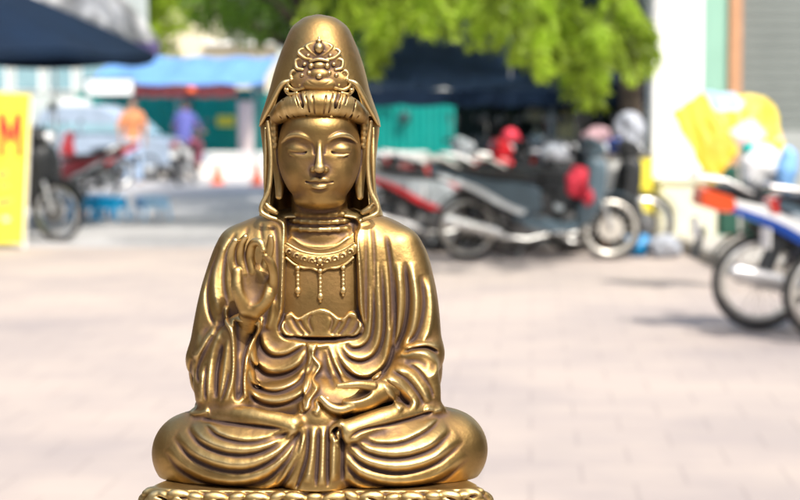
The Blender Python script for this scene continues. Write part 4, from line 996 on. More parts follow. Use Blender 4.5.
stool(((152 - 400) * Yq / FPX, Yq, 0), MT['stoolpale'], 'pale blue stool standing apart nearest the statue', 0.5)
def cone(loc, lb):
    o = empty('traffic_cone', loc); tag(o, lb, 'traffic cone', 'cones along the far road')
    MB().tube([(0, 0, 0.03), (0, 0, 0.44)], [0.115, 0.028], 20).build('cone', MT['orange'], o)
    MB().tube([(0, 0, 0.2), (0, 0, 0.29)], [0.079, 0.058], 20, caps=False).build('band', MT['white'], o)
    MB().box((-0.16, -0.16, 0), (0.16, 0.16, 0.03), 0.01).build('base', MT['orange'], o, False)
cone(((217.5 - 400) * 38.3 / FPX, 38.3, 0), 'orange traffic cone standing clear on the far road')
cone(((257 - 400) * 37.8 / FPX, 37.8, 0), 'orange traffic cone close beside the statue shoulder')

p = at(247, 150, 43.6); o = empty('gate_post', (p.x, 43.6, 0)); tag(o, 'pale pinkish gate post just left of the statue hood', 'post')
MB().box((-0.19, -0.19, 0), (0.19, 0.19, 1.72), 0.02).build('shaft', plain('pink_plaster', (0.62, 0.52, 0.50), 0.9), o, False); MB().box((-0.26, -0.26, 1.722), (0.26, 0.26, 1.98), 0.02).build('cap', MT['teal_dk'], o, False)
# ------------------------------------------------------------------ motorbikes
def wheel(parent, x, r=0.29, wide=0.05, spokes=18, rimw=0.018, mat_rim=None, disc=False):
    w = empty('wheel', (x, 0, r)); w.parent = parent
    MB().torus((0, 0, 0), r - wide / 2, wide / 2, 40, 12, sq=1.1).build('tyre', MT['rubber'], w)
    MB().torus((0, 0, 0), r - wide - rimw * 0.55, rimw, 40, 8, sq=1.3).build('rim', mat_rim or MT['steel'], w)
    m = MB(); m.tube([(0, -0.055, 0), (0, 0.055, 0)], 0.042, 16)
    for k in range(spokes):
        a = 2 * math.pi * k / spokes; b = a + (0.25 if k % 2 else -0.25); rr = r - wide - rimw
        m.tube([(0.04 * math.cos(b), (0.03 if k % 2 else -0.03), 0.04 * math.sin(b)), (rr * math.cos(a), 0, rr * math.sin(a))], 0.0035 if spokes > 8 else 0.014, 5)
    if disc: m.tube([(0, -0.075, 0), (0, -0.07, 0)], 0.11, 24)
    m.build('hub', mat_rim or MT['engine'], w)
    return w
MT['exhaust'] = plain('exhaust_metal', (0.72, 0.72, 0.70), 0.42, metal=0.85)
def motorbike(loc, rz, lb, body, trim, seat='black', grp=None, scooter=True, spokes=18, rim=None, front=None, lean=0.04, rack=True, sc=1.0):
    o = empty('motorbike', loc, rz); o.scale = (sc, sc, sc); tag(o, lb, 'motorbike', grp); o.rotation_euler.x = lean
    B_, T_ = MT[body], MT[trim]; Fr = MT[front] if front else B_
    wheel(o, -0.62, spokes=spokes, rimw=0.022 if rim else 0.018, mat_rim=rim); wheel(o, 0.64, spokes=spokes, disc=True, rimw=0.022 if rim else 0.018, mat_rim=rim)
    # tail and side panels
    MB().profile([(-0.98, 0.86), (-0.80, 0.80), (-0.45, 0.73), (-0.12, 0.70), (0.02, 0.62), (0.06, 0.45), (-0.05, 0.38), (-0.28, 0.45), (-0.52, 0.60), (-0.82, 0.72), (-0.97, 0.79)], 0.125, edge=0.82).build('side_panel', B_, o)
    MB().profile([(-0.90, 0.79), (-0.55, 0.67), (-0.28, 0.52), (-0.10, 0.44), (-0.16, 0.41), (-0.36, 0.50), (-0.62, 0.64), (-0.90, 0.75)], 0.134, edge=0.93).build('stripe', T_, o)
    MB().profile([(-0.95, 0.875), (-0.72, 0.87), (-0.52, 0.815), (-0.25, 0.80), (-0.06, 0.77), (0.0, 0.71), (-0.12, 0.70), (-0.45, 0.735), (-0.80, 0.80), (-0.94, 0.845)], 0.12, edge=0.85).build('seat', MT[seat], o)
    MB().profile([(-1.02, 0.84), (-0.96, 0.865), (-0.92, 0.80), (-0.98, 0.76)], 0.075, edge=0.9).build('tail_light', MT['lens'], o)
    if rack: MB().tube([(-0.70, 0.13, 0.83), (-0.86, 0.135, 0.91), (-1.02, 0.10, 0.93), (-1.05, 0, 0.93), (-1.02, -0.10, 0.93), (-0.86, -0.135, 0.91), (-0.70, -0.13, 0.83)], 0.013, 8).build('grab_rail', MT['steel'], o)
    MB().profile([(-0.72, 0.66), (-0.30, 0.56), (0.08, 0.60), (0.14, 0.40), (0.10, 0.30), (-0.22, 0.34), (-0.45, 0.46), (-0.66, 0.58)], 0.105, edge=0.85).build('inner_cover', MT['black'], o)
    MB().tube([(0.40, 0.05, 1.04), (0.50, 0.10, 0.92), (0.53, 0.09, 0.70)], 0.006, 6).build('cable', MT['rubber'], o)
    # frame, floor, engine
    m = MB(); m.tube([(0.42, 0, 0.86), (0.34, 0, 0.55), (0.18, 0, 0.36), (-0.05, 0, 0.34), (-0.3, 0, 0.42)], 0.032); m.tube([(-0.15, 0.09, 0.32), (-0.62, 0.09, 0.29)], 0.022); m.tube([(-0.15, -0.09, 0.32), (-0.62, -0.09, 0.29)], 0.022)
    m.tube([(-0.62, 0.10, 0.29), (-0.48, 0.10, 0.62)], 0.024); m.tube([(-0.62, -0.10, 0.29), (-0.48, -0.10, 0.62)], 0.024); m.build('frame', MT['black'], o)
    m = MB(); m.profile([(-0.22, 0.46), (0.02, 0.44), (0.14, 0.34), (0.10, 0.22), (-0.12, 0.18), (-0.26, 0.26)], 0.11, edge=0.8); m.tube([(0.0, -0.11, 0.30), (0.0, -0.15, 0.30)], 0.075, 18); m.build('engine', MT['engine'], o)
    MB().tube([(0.08, -0.13, 0.24), (-0.1, -0.16, 0.20), (-0.30, -0.17, 0.22), (-0.38, -0.175, 0.26), (-0.80, -0.185, 0.37), (-0.84, -0.185, 0.382)], [0.016, 0.018, 0.02, 0.05, 0.056, 0.035], 14).build('exhaust', MT['exhaust'], o)
    if scooter:
        MB().profile([(0.02, 0.40), (0.20, 0.34), (0.38, 0.36), (0.40, 0.31), (0.18, 0.26), (-0.05, 0.29), (-0.25, 0.40)], 0.15, edge=0.92).build('floorboard', MT['greyp'], o)
    for sy in (-1, 1):
        MB().profile([(0.36, 0.30), (0.46, 0.36), (0.56, 0.58), (0.58, 0.78), (0.52, 0.90), (0.44, 0.84), (0.42, 0.66), (0.34, 0.46)], 0.035, y0=sy * 0.14, edge=0.85).build('leg_shield', Fr, o)
    MB().profile([(0.40, 0.92), (0.50, 0.95), (0.60, 0.86), (0.58, 0.62), (0.50, 0.44), (0.44, 0.52), (0.46, 0.72)], 0.115, edge=0.75).build('front_cowl', Fr, o)
    m = MB(); m.tube([(0.44, 0.0, 0.98), (0.50, 0.0, 0.72)], 0.03)
    for sy in (-1, 1): m.tube([(0.50, sy * 0.075, 0.72), (0.64, sy * 0.085, 0.29)], 0.02)
    m.build('fork', MT['steel'], o)
    fe = []
    for k in range(11):
        a = R(20 + 13 * k); fe.append([(0.64 + 0.325 * math.cos(a), y, 0.29 + 0.325 * math.sin(a) - abs(y) * 0.25) for y in (-0.06, -0.03, 0, 0.03, 0.06)])
    MB().sheet(fe, 0.006).build('front_mudguard', Fr, o)
    fe = []
    for k in range(8):
        a = R(62 + 13 * k); fe.append([(-0.62 + 0.33 * math.cos(a), y, 0.29 + 0.33 * math.sin(a) - abs(y) * 0.2) for y in (-0.06, -0.03, 0, 0.03, 0.06)])
    m = MB().sheet(fe, 0.006); m.quad((-0.97, -0.085, 0.62), (-0.97, 0.085, 0.62), (-1.02, 0.085, 0.44), (-1.02, -0.085, 0.44), t=0.006); m.build('rear_mudguard', MT['black'], o)
    MB().box((-1.02, -0.09, 0.56), (-1.008, 0.09, 0.68), 0.003).build('number_plate', MT['white'], o, False)
    MB().tube([(0.34, 0.34, 1.03), (0.40, 0.22, 1.05), (0.45, 0.08, 1.0), (0.45, -0.08, 1.0), (0.40, -0.22, 1.05), (0.34, -0.34, 1.03)], [0.02, 0.018, 0.015, 0.015, 0.018, 0.02], 10).build('handlebar', MT['black'], o)
    MB().profile([(0.36, 0.98), (0.42, 1.09), (0.54, 1.06), (0.60, 0.98), (0.54, 0.92), (0.42, 0.92)], 0.12, edge=0.72).build('handlebar_cowl', Fr, o)
    MB().ball((0.565, 0, 0.99), (0.05, 0.085, 0.055)).build('headlight', MT['clear'], o)
    for sy in (-1, 1):
        MB().tube([(0.38, sy * 0.24, 1.05), (0.40, sy * 0.27, 1.18), (0.39, sy * 0.31, 1.24)], 0.006, 6).build('mirror_stem', MT['black'], o)
        MB().ball((0.385, sy * 0.33, 1.27), (0.018, 0.06, 0.045), 14, 8).build('mirror', MT['black'], o)
    for sy in (-1, 1): MB().tube([(-0.22, sy * 0.12, 0.33), (-0.24, sy * 0.27, 0.35)], 0.016, 8).build('footpeg', MT['rubber'], o)
    MB().tube([(-0.05, 0.12, 0.25), (-0.16, 0.26, 0.0)], 0.012, 8).build('kickstand', MT['steel'], o)
    return o
MT['palesilver'] = plain('pale_silver_panel', (0.62, 0.66, 0.68), 0.35, coat=0.4)
GB = 'motorbikes parked in the row before the stall'
def X_at(px, Y): return (px - 400) * Y / FPX
# right-hand pair (rear wheels to the left)
MT['rimcream'] = plain('pale_alloy', (0.62, 0.60, 0.55), 0.35, metal=0.5)
Y1 = 12.9
motorbike((X_at(760, Y1) + 0.70, Y1, 0), R(3), 'white and blue motorbike with an orange red tail, nearest bike on the right', 'white', 'blue', grp='motorbikes on the right', scooter=False, front='blue', sc=1.14, rim=MT['rimcream'])

Y2 = 12.25
motorbike((X_at(828, Y2) + 0.68, Y2, 0), R(6), 'dark grey motorbike cut off by the right edge of the picture', 'greyp', 'silver', grp='motorbikes on the right', scooter=False, spokes=6, rim=MT['rimcream'], sc=1.1)
rt = [x for x in C.objects if x.name == 'motorbike'][0]
MB().profile([(-1.02, 0.76), (-1.0, 0.86), (-0.90, 0.84), (-0.80, 0.80), (-0.80, 0.72), (-0.90, 0.72)], 0.137, edge=0.85).build('tail_cover', plain('orange_red_panel', (0.65, 0.08, 0.02), 0.3, coat=0.5), rt)
# row in the middle
Y3 = 18.9
motorbike((X_at(468, Y3) + 0.70, Y3, 0), R(1), 'slate scooter with a pale silver stripe, front of the middle row', 'greyp', 'palesilver', grp=GB, spokes=10, rim=MT['rimcream'], front='greyp', sc=1.13)
motorbike((X_at(398, Y3) + 0.55, Y3 + 1.0, 0), R(8), 'red and white motorbike behind the slate scooter, next to the statue shoulder', 'silver', 'red', grp=GB, scooter=False, front='red', sc=1.1)
motorbike((X_at(470, Y3) + 0.55, Y3 + 1.6, 0), R(-4), 'bright red motorbike half hidden behind the slate scooter seat', 'red', 'red', grp=GB, scooter=False, front='black', sc=1.1)
motorbike((X_at(362, Y3) + 0.55, Y3 + 2.5, 0), R(5), 'dark motorbike farthest back beside the statue shoulder', 'black', 'silver', grp=GB, scooter=False, front='silver', sc=1.1)
motorbike((X_at(540, Y3) + 0.55, Y3 + 2.6, 0), R(12), 'dark red motorbike under the stall awning with red handlebar cowl', 'darkred', 'black', grp=GB, scooter=False, front='darkred', sc=1.1)
motorbike((X_at(505, Y3) + 0.30, Y3 + 3.3, 0), R(60), 'black motorbike turned away under the middle of the awning', 'black', 'greyp', grp=GB, scooter=False, front='greyp', sc=1.1)
for (px, dY, rz_, bd, tr, fr, lb) in ((425, 3.6, 10, 'black', 'greyp', 'black', 'black motorbike in the second row nearest the teal hoarding'), (448, 1.1, -3, 'red', 'palesilver', 'black', 'red and pale silver motorbike squeezed behind the slate scooter rear wheel'),
        (488, 2.1, 6, 'black', 'silver', 'black', 'black and silver motorbike wedged in the middle of the row'), (520, 0.8, 3, 'black', 'silver', 'black', 'black motorbike right behind the slate scooter footboard'),
        (575, 3.2, -12, 'black', 'black', 'darkred', 'black motorbike with dark red front near the push cart'), (395, 4.4, 4, 'black', 'darkred', 'greyp', 'black and dark red motorbike deepest beside the statue shoulder')):
    motorbike((X_at(px, Y3 + dY) + 0.6, Y3 + dY, 0), R(rz_), lb, bd, tr, grp=GB, scooter=False, front=fr, sc=1.1)
# left
Y5 = gy(246)
motorbike((X_at(34, Y5) - 0.62 * 0.9, Y5 + 1.0, 0), R(-25), 'dark motorbike with a black mudguard right behind the yellow sign', 'darkred', 'black', grp='motorbikes on the left', scooter=False, front='black', sc=1.2)
motorbike((X_at(92, 36), 36.0, 0), R(218), 'red motorbike parked before the silver car', 'red', 'red', grp='motorbikes on the left', scooter=False, front='red')
motorbike((X_at(62, 30), 30.0, 0), R(200), 'dark red motorbike behind the wheel of the nearest left one', 'darkred', 'silver', grp='motorbikes on the left', scooter=False)
rb = motorbike((X_at(187, 38), 38.0, 0), R(82), 'scooter with a white tail being ridden away down the road', 'white', 'white', grp='motorbikes on the left', front='black', lean=0.0)

# things carried by or hung on the bikes
def lump(name, loc, r, mat, lb, cat, ph=0.0, amp=0.12):
    m = MB(); m.ball((0, 0, 0), r, 24, 16)
    for v in m.bm.verts: v.co *= 1 + amp * math.sin(v.co.x * 26 + ph) * math.sin(v.co.z * 22 + ph) + amp * 0.5 * math.cos(v.co.z * 45 + v.co.x * 20)
    o = m.build(name, mat, loc=loc); tag(o, lb, cat); return o
MT['redcloth'] = plain('red_cloth', (0.62, 0.03, 0.06), 0.7, var=0.2, scale=12)
lump('raincoat', at(578, 182, 18.8), (0.125, 0.1, 0.16), MT['redcloth'], 'crumpled red raincoat hanging from the slate scooter handlebar', 'raincoat')
lump('raincoat', at(588, 197, 18.7), (0.055, 0.06, 0.10), MT['redcloth'], 'red sleeve bundle hanging below the crumpled red raincoat', 'raincoat', 1.0)
def helmet(loc, mat, lb, rz=0.0, s=1.0):
    o = empty('helmet', loc, rz); tag(o, lb, 'helmet', 'helmets left on the bikes')
    m = MB(); m.ball((0, 0, 0.10 * s), (0.14 * s, 0.12 * s, 0.12 * s), 24, 14)
    for v in m.bm.verts:
        if v.co.z < 0.03 * s: v.co.z = 0.03 * s
    m.build('shell', mat, o); MB().profile([(0.10 * s, 0.07 * s), (0.19 * s, 0.055 * s), (0.20 * s, 0.065 * s), (0.11 * s, 0.10 * s)], 0.08 * s).build('peak', mat, o)
    MB().torus((0, 0, 0.035 * s), 0.115 * s, 0.012 * s, 24, 8, 'z').build('rim', MT['black'], o)
helmet(at(554, 165, 19.0), MT['whitebag'], 'white helmet resting on the slate scooter seat', s=1.05)
helmet(at(510, 144, 20.5), MT['redcloth'], 'small red helmet hanging left of the white one', 1.0, 0.8)
# turquoise and white hat bag on the right bike's seat
lump('shopping_bag', at(762, 167, 12.9), (0.14, 0.10, 0.15), MT['white'], 'round white bag resting on the white and blue motorbike', 'bag', 0.4)
lump('shopping_bag', at(778, 176, 13.0), (0.12, 0.09, 0.11), MT['turq'], 'turquoise bag squeezed behind the round white bag', 'bag', 1.4, 0.18)
lump('shopping_bag', at(757, 150, 13.15), (0.13, 0.07, 0.06), MT['turq'], 'turquoise cloth folded over the top of the round white bag', 'bag', 2.4, 0.18)
lump('raincoat', at(787, 170, 12.8), (0.07, 0.07, 0.16), MT['tarp'], 'light blue raincoat beside the bags on the right bike', 'raincoat')
MT['tyellow'] = plain('yellow_print', (0.97, 0.66, 0.05), 0.5, var=0.2, scale=5)
def printmat():
    m, nt, b = new_mat('printed_plastic'); N = nt.nodes.new; Lk = nt.links.new
    tc = N('ShaderNodeTexCoord'); v = N('ShaderNodeTexVoronoi'); v.inputs['Scale'].default_value = 5.5; n = N('ShaderNodeTexNoise'); n.inputs['Scale'].default_value = 4
    Lk(tc.outputs['Object'], n.inputs['Vector']); mx = N('ShaderNodeMix'); mx.data_type = 'VECTOR'; mx.inputs['Factor'].default_value = 0.25; Lk(tc.outputs['Object'], mx.inputs['A']); Lk(n.outputs['Color'], mx.inputs['B']); Lk(mx.outputs['Result'], v.inputs['Vector'])
    sp = N('ShaderNodeSeparateColor'); Lk(v.outputs['Color'], sp.inputs[0]); cr = N('ShaderNodeValToRGB'); cr.color_ramp.interpolation = 'CONSTANT'; e = cr.color_ramp.elements
    e[0].position = 0; e[0].color = (0.95, 0.80, 0.08, 1); e[1].position = 0.3; e[1].color = (0.92, 0.86, 0.42, 1)
    for p_, c_ in ((0.55, (0.92, 0.60, 0.62)), (0.62, (0.95, 0.93, 0.80)), (0.75, (0.96, 0.78, 0.10)), (0.93, (0.55, 0.75, 0.92))): x = e.new(p_); x.color = c_ + (1,)
    Lk(sp.outputs[0], cr.inputs[0]); Lk(cr.outputs[0], b.inputs['Base Color']); b.inputs['Roughness'].default_value = 0.4; return m
# half-open printed sunshade leaning behind the right bikes
o = empty('sunshade', at(745, 150, 15.5)); tag(o, 'yellow and orange printed sunshade leaning over the bikes on the right', 'sunshade')
def lp(px, py, dy=0.0): return at(px, py, 15.5 + dy) - at(745, 150, 15.5)
def panel(a, b, c, d, mat, bulge=0.02, nm='panel'):
    a, b, c, d = [Vector(q) for q in (a, b, c, d)]; rows = []
    for i in range(9):
        s_ = i / 8; r0 = a.lerp(d, s_); r1 = b.lerp(c, s_)
        rows.append([tuple(r0.lerp(r1, j / 8) + Vector((0.01 * math.sin(i * 2.1), -bulge * math.sin(math.pi * s_) * math.sin(math.pi * j / 8) + 0.015 * math.sin(i * 1.3 + j * 2), 0.01 * math.sin(j * 2.2)))) for j in range(9)])
    MB().sheet(rows, 0.004).build(nm, mat, o)
panel(lp(671, 113, 0.12), lp(702, 91, 0.2), lp(740, 150, -0.12), lp(712, 188, -0.2), MT['tyellow'])
PM = printmat()
panel(lp(703, 91, 0.19), lp(762, 96, 0.12), lp(752, 142, -0.12), lp(741, 150, -0.13), PM)
panel(lp(763, 96.5, 0.13), lp(774, 106, 0.15), lp(794, 180, -0.2), lp(753, 142, -0.13), PM)
zb_ = -at(745, 150, 15.5).z
MB().tube([lp(738, 140, 0.12), (lp(738, 148).x + 0.1, 0.35, zb_)], 0.015, 8).build('pole', MT['steel'], o)
MB().tube([lp(703, 93, 0.24), lp(742, 146, -0.06), lp(792, 176, -0.15)], 0.01, 6).build('rib', MT['steel'], o); MB().tube([lp(673, 114, 0.16), lp(738, 148, -0.06)], 0.01, 6).build('rib', MT['steel'], o)

# silver car beyond
def car(loc, rz, lb):
    o = empty('parked_car', loc, rz); o.scale = (0.9, 0.9, 0.95); tag(o, lb, 'car')
    MT['carsilver'] = plain('pale_silver_paint', (0.34, 0.42, 0.52), 0.3, metal=0.2, coat=0.6)
    prof = [(-2.1, 0.35), (-2.12, 0.8), (-2.0, 1.0), (-1.5, 1.05), (1.1, 1.02), (1.9, 0.86), (2.12, 0.7), (2.12, 0.35)]
    MB().profile(prof, 0.85, edge=0.94).build('body', MT['carsilver'], o)
    MB().profile([(-1.75, 1.0), (-1.55, 1.55), (-1.2, 1.68), (0.1, 1.68), (0.5, 1.55), (1.15, 1.0)], 0.74, edge=0.86, n=1).build('cabin', MT['carsilver'], o)
    for sy in (-1, 1):
        for (a, b, c, d) in (((-1.45, 1.08), (-0.45, 1.08), (-0.45, 1.55), (-1.25, 1.55)), ((-0.35, 1.08), (0.75, 1.08), (0.30, 1.50), (-0.35, 1.55))):
            ys = sy * 0.755; yt = sy * 0.70
            m = MB(); m.quad((a[0], ys, a[1]), (b[0], ys, b[1]), (c[0], yt + sy * 0.0, c[1]), (d[0], yt, d[1]), t=0.01, nrm=(0, sy, 0)); m.build('side_window', MT['window'], o, False)
    MB().quad((1.14, -0.6, 1.05), (1.14, 0.6, 1.05), (0.54, 0.55, 1.56), (0.54, -0.55, 1.56), t=0.015, nrm=(1, 0, 0.8)).build('windscreen', MT['window'], o, False)
    for x in (-1.3, 1.35):
        for sy in (-1, 1):
            w = empty('wheel', (x, sy * 0.78, 0.32)); w.parent = o; MB().torus((0, 0, 0), 0.24, 0.08, 28, 10).build('tyre', MT['rubber'], w); MB().tube([(0, -0.06, 0), (0, 0.06, 0)], 0.17, 20).build('rim', MT['steel'], w)
    for sy in (-1, 1): MB().ball((2.05, sy * 0.62, 0.74), (0.1, 0.16, 0.09)).build('headlight', MT['clear'], o); MB().box((-2.14, sy * 0.62 - 0.14, 0.75), (-2.08, sy * 0.62 + 0.14, 0.95), 0.02).build('tail_light', MT['lens'], o, False)
car((X_at(108, 40.8), 40.8, 0), R(-12), 'pale silver car parked across the road behind the two people')
# ------------------------------------------------------------------ people (seen from behind, far off)
def pmesh(g, name, mat, parent):
    o = g.mesh(name, mat, statue); o.parent = parent; o.matrix_parent_inverse = Matrix()
    me = o.data; n = len(me.vertices); co = np.empty(n * 3, np.float32); me.vertices.foreach_get('co', co); co = co.reshape(-1, 3)
    x = co[:, 0] / U + 400; v = 110 - (co[:, 2] - CAM_H) / U; d = (2.0 - co[:, 1]) / U
    out = np.stack([x / 100, -d / 100, -v / 100], 1).astype(np.float32); me.vertices.foreach_set('co', out.ravel()); me.update()   # builder units are centimetres
    return o
def c3(x, y, z): return (x * 100, -z * 100, -y * 100)            # x right, y away, z up (metres) -> grid axes
SKIN = plain('skin', (0.36, 0.20, 0.13), 0.6, var=0.05); HAIR = plain('black_hair', (0.012, 0.01, 0.009), 0.5)
def body_grid(): return Grid(-48, 48, -176, 2, -45, 50, 1.5)
def head(g, x, y, z):
    g.ell(c3(x, y, z), (7.6, 10.5, 9.4), 1); g.ell(c3(x, y - 0.085, z - 0.02), (1.5, 2.6, 2.4), 1.5); g.ell(c3(x, y - 0.03, z - 0.075), (5.5, 4.5, 6), 3)
    g.ell(c3(x - 0.078, y, z - 0.01), (1.4, 3.0, 2), 0.8); g.ell(c3(x + 0.078, y, z - 0.01), (1.4, 3.0, 2), 0.8)
    g.ell(c3(x - 0.03, y - 0.09, z + 0.005), (1.7, 1.1, 1.3), 0.8, 's'); g.ell(c3(x + 0.03, y - 0.09, z + 0.005), (1.7, 1.1, 1.3), 0.8, 's')
    g.cap(c3(x - 0.02, y - 0.094, z - 0.055), c3(x + 0.02, y - 0.094, z - 0.055), 0.7, 0.7, 0.8, 's')
def hand(g, x, y, z, s):
    g.cap(c3(x, y, z), c3(x, y, z - 0.07), 2.6, 3.2, 1.5, flat=0.6)
    for k in range(4): g.cap(c3(x + (k - 1.5) * 0.017, y - 0.005, z - 0.075), c3(x + (k - 1.5) * 0.019, y - 0.02, z - 0.145 + 0.012 * abs(k - 1.2)), 0.95, 0.8, 0.3)
    g.cap(c3(x + s * 0.025, y - 0.01, z - 0.03), c3(x + s * 0.05, y - 0.03, z - 0.085), 1.1, 0.9, 0.8)
# standing man
man = empty('person', (X_at(133, 38.6), 38.6, 0), R(12)); tag(man, 'person standing in an orange brown shirt and light blue jeans, seen from behind', 'person')
g = body_grid()
g.chain([c3(0, 0, 0.92), c3(0, 0, 1.1), c3(0, 0.0, 1.32), c3(0, 0.01, 1.44)], [14, 13, 16, 9], 4, flat=0.75); g.chain([c3(0, 0.01, 1.42), c3(0, -0.01, 1.53)], [5.5, 5], 2); head(g, 0, -0.015, 1.60)
for s_ in (-1, 1):
    g.chain([c3(s_ * 0.17, 0, 1.38), c3(s_ * 0.25, 0.02, 1.12), c3(s_ * 0.24, -0.08, 0.90)], [5.2, 4.2, 2.9], 3); hand(g, s_ * 0.24, -0.09, 0.88, -s_)
    g.chain([c3(s_ * 0.09, 0, 0.88), c3(s_ * 0.11, -0.01, 0.48), c3(s_ * 0.12, 0.02, 0.08)], [9, 6.4, 4.2], 4); g.cap(c3(s_ * 0.12, 0.04, 0.04), c3(s_ * 0.14, -0.16, 0.03), 4.2, 3.2, 1.5)
pmesh(g, 'body', SKIN, man)
g = body_grid(); g.chain([c3(0, 0, 0.90), c3(0, 0, 1.1), c3(0, 0.0, 1.32), c3(0, 0.01, 1.45)], [16.5, 15, 18, 9.5], 4, flat=0.78)
for s_ in (-1, 1): g.chain([c3(s_ * 0.16, 0, 1.40), c3(s_ * 0.22, 0.01, 1.26), c3(s_ * 0.255, 0.02, 1.14)], [7, 6.8, 6.6], 3)
pmesh(g, 'shirt', plain('orange_shirt', (0.62, 0.24, 0.10), 0.8, var=0.15, scale=6), man)
g = body_grid(); g.ell(c3(0, 0, 0.92), (16, 11, 12), 2)
for s_ in (-1, 1): g.chain([c3(s_ * 0.085, 0, 0.88), c3(s_ * 0.11, -0.01, 0.48), c3(s_ * 0.12, 0.02, 0.09)], [10.5, 8.5, 7.4], 3)
pmesh(g, 'jeans', plain('light_jeans', (0.36, 0.50, 0.70), 0.85, var=0.1, scale=5), man)
g = body_grid(); g.ell(c3(0, 0.005, 1.625), (8.3, 9.6, 10), 1); b = g.box((-99, -160.5, -99), (99, 99, 99)); Xa, Va, Da = g.axes(b); g.put(b, np.maximum(-160.5 - Va, -(4 - Da)) + 0 * Xa, 1, 's')
pmesh(g, 'hair', HAIR, man)
# rider on the scooter
rd = empty('person', (X_at(187, 38), 38.0, 0), R(-8)); tag(rd, 'person in a purple blue shirt riding the white tailed scooter away', 'person')
g = body_grid()
g.chain([c3(0, -0.25, 0.86), c3(0, -0.22, 1.08), c3(0, -0.14, 1.30), c3(0, -0.12, 1.40)], [14.5, 13, 15.5, 9], 4, flat=0.78); g.chain([c3(0, -0.12, 1.40), c3(0, -0.10, 1.50)], [5.5, 5], 2); 
g.ell(c3(0, -0.09, 1.57), (7.6, 10.5, 9.4), 1); g.ell(c3(0, 0.0, 1.55), (1.5, 2.6, 2.4), 1.5)
for s_ in (-1, 1):
    g.chain([c3(s_ * 0.17, -0.12, 1.34), c3(s_ * 0.27, 0.0, 1.12), c3(s_ * 0.27, 0.22, 1.06)], [5.2, 4.2, 2.9], 3)
    g.ell(c3(s_ * 0.28, 0.30, 1.055), (3.4, 3.2, 5.0), 1.5)
    for k in range(4): g.chain([c3(s_ * 0.28 + (k - 1.5) * 0.019, 0.33, 1.075), c3(s_ * 0.28 + (k - 1.5) * 0.019, 0.39, 1.07), c3(s_ * 0.28 + (k - 1.5) * 0.019, 0.385, 1.03)], [1.0, 0.95, 0.8], 0.3, n=3)
    g.chain([c3(s_ * 0.10, -0.22, 0.84), c3(s_ * 0.22, 0.20, 0.80), c3(s_ * 0.21, 0.10, 0.40)], [9.5, 6.8, 4.6], 4); g.cap(c3(s_ * 0.21, 0.08, 0.36), c3(s_ * 0.22, 0.28, 0.35), 4.2, 3.2, 1.5)
pmesh(g, 'body', SKIN, rd)
g = body_grid(); g.chain([c3(0, -0.25, 0.88), c3(0, -0.22, 1.08), c3(0, -0.14, 1.30), c3(0, -0.12, 1.41)], [17, 15.5, 18, 9.5], 4, flat=0.8)
for s_ in (-1, 1): g.chain([c3(s_ * 0.16, -0.12, 1.36), c3(s_ * 0.22, -0.05, 1.24), c3(s_ * 0.26, 0.0, 1.14)], [7, 6.6, 6.2], 3)
pmesh(g, 'shirt', plain('violet_blue_shirt', (0.09, 0.10, 0.34), 0.8, var=0.2, scale=6), rd)
g = body_grid()
for s_ in (-1, 1): g.chain([c3(s_ * 0.09, -0.24, 0.85), c3(s_ * 0.21, 0.20, 0.80), c3(s_ * 0.21, 0.10, 0.44)], [11, 8.4, 6.8], 4)
pmesh(g, 'trousers', plain('maroon_trousers', (0.20, 0.05, 0.08), 0.85), rd)
g = body_grid(); g.ell(c3(0, -0.10, 1.60), (8.5, 9.8, 10.2), 1); b = g.box((-99, -158, -99), (99, 99, 99)); Xa, Va, Da = g.axes(b); g.put(b, np.maximum(-158 - Va, -(18 - Da)) + 0 * Xa, 1, 's')
pmesh(g, 'hair', HAIR, rd)

# ------------------------------------------------------------------ trees
rng = np.random.default_rng(11)
def limb(parent, pts, rs, name='limb'): return MB().tube([tuple(p) for p in spline(pts, 6)], list(np.interp(np.linspace(0, 1, len(spline(pts, 6))), np.linspace(0, 1, len(rs)), rs)), 10).build(name, MT['bark'], parent)
# near tree whose low sprays hang into the top of the picture
tx, ty = X_at(633, 21.6) , 22.3
o = empty('flame_tree', (tx, ty, 0)); tag(o, 'feathery bright green tree hanging its sprays over the motorbikes', 'tree')
limb(o, [(0, 0, 0), (0.05, 0, 1.5), (-0.05, -0.1, 3.2), (-0.3, -0.6, 4.4)], [0.17, 0.14, 0.12, 0.09], 'trunk')
limb(o, [(-0.05, -0.1, 3.0), (-0.3, -2, 3.9), (-0.8, -4, 3.6), (-1.0, -5.2, 2.9)], [0.11, 0.08, 0.05, 0.02]); limb(o, [(-0.2, -0.5, 3.6), (-1.5, -2, 4.2), (-2.4, -4, 3.6), (-2.6, -5.2, 2.9)], [0.09, 0.07, 0.04, 0.02])
limb(o, [(-0.3, -0.6, 4.2), (0.6, -0.5, 5), (1.2, -1, 5.2)], [0.09, 0.06, 0.03]); limb(o, [(-0.3, -0.6, 4.2), (-2.5, 0, 5.2), (-4.5, -1, 5)], [0.09, 0.06, 0.03])
P_, D_ = [], []
def spray(base, tip, n_leaf, w, droop=0.1):
    base, tip = Vector(base), Vector(tip)
    for k in range(n_leaf):
        t = (k + 1) / n_leaf; c_ = base.lerp(tip, t); c_.z -= droop * t * t
        d_ = (tip - base).normalized(); side = d_.cross(Vector((0, 0, 1)));  side = side.normalized() if side.length > 0.1 else Vector((1, 0, 0))
        for s_ in (-1, 1):
            for q in range(3):
                off = d_ * rng.uniform(-0.02, 0.02) + Vector(rng.normal(size=3)) * 0.012
                P_.append(tuple(c_ + off)); D_.append(tuple(side * s_ * 1.0 + d_ * 0.55 + Vector((0, 0, -0.45 + rng.normal() * 0.25)) + Vector(rng.normal(size=3)) * 0.2))
base0 = Vector((tx, ty, 0))
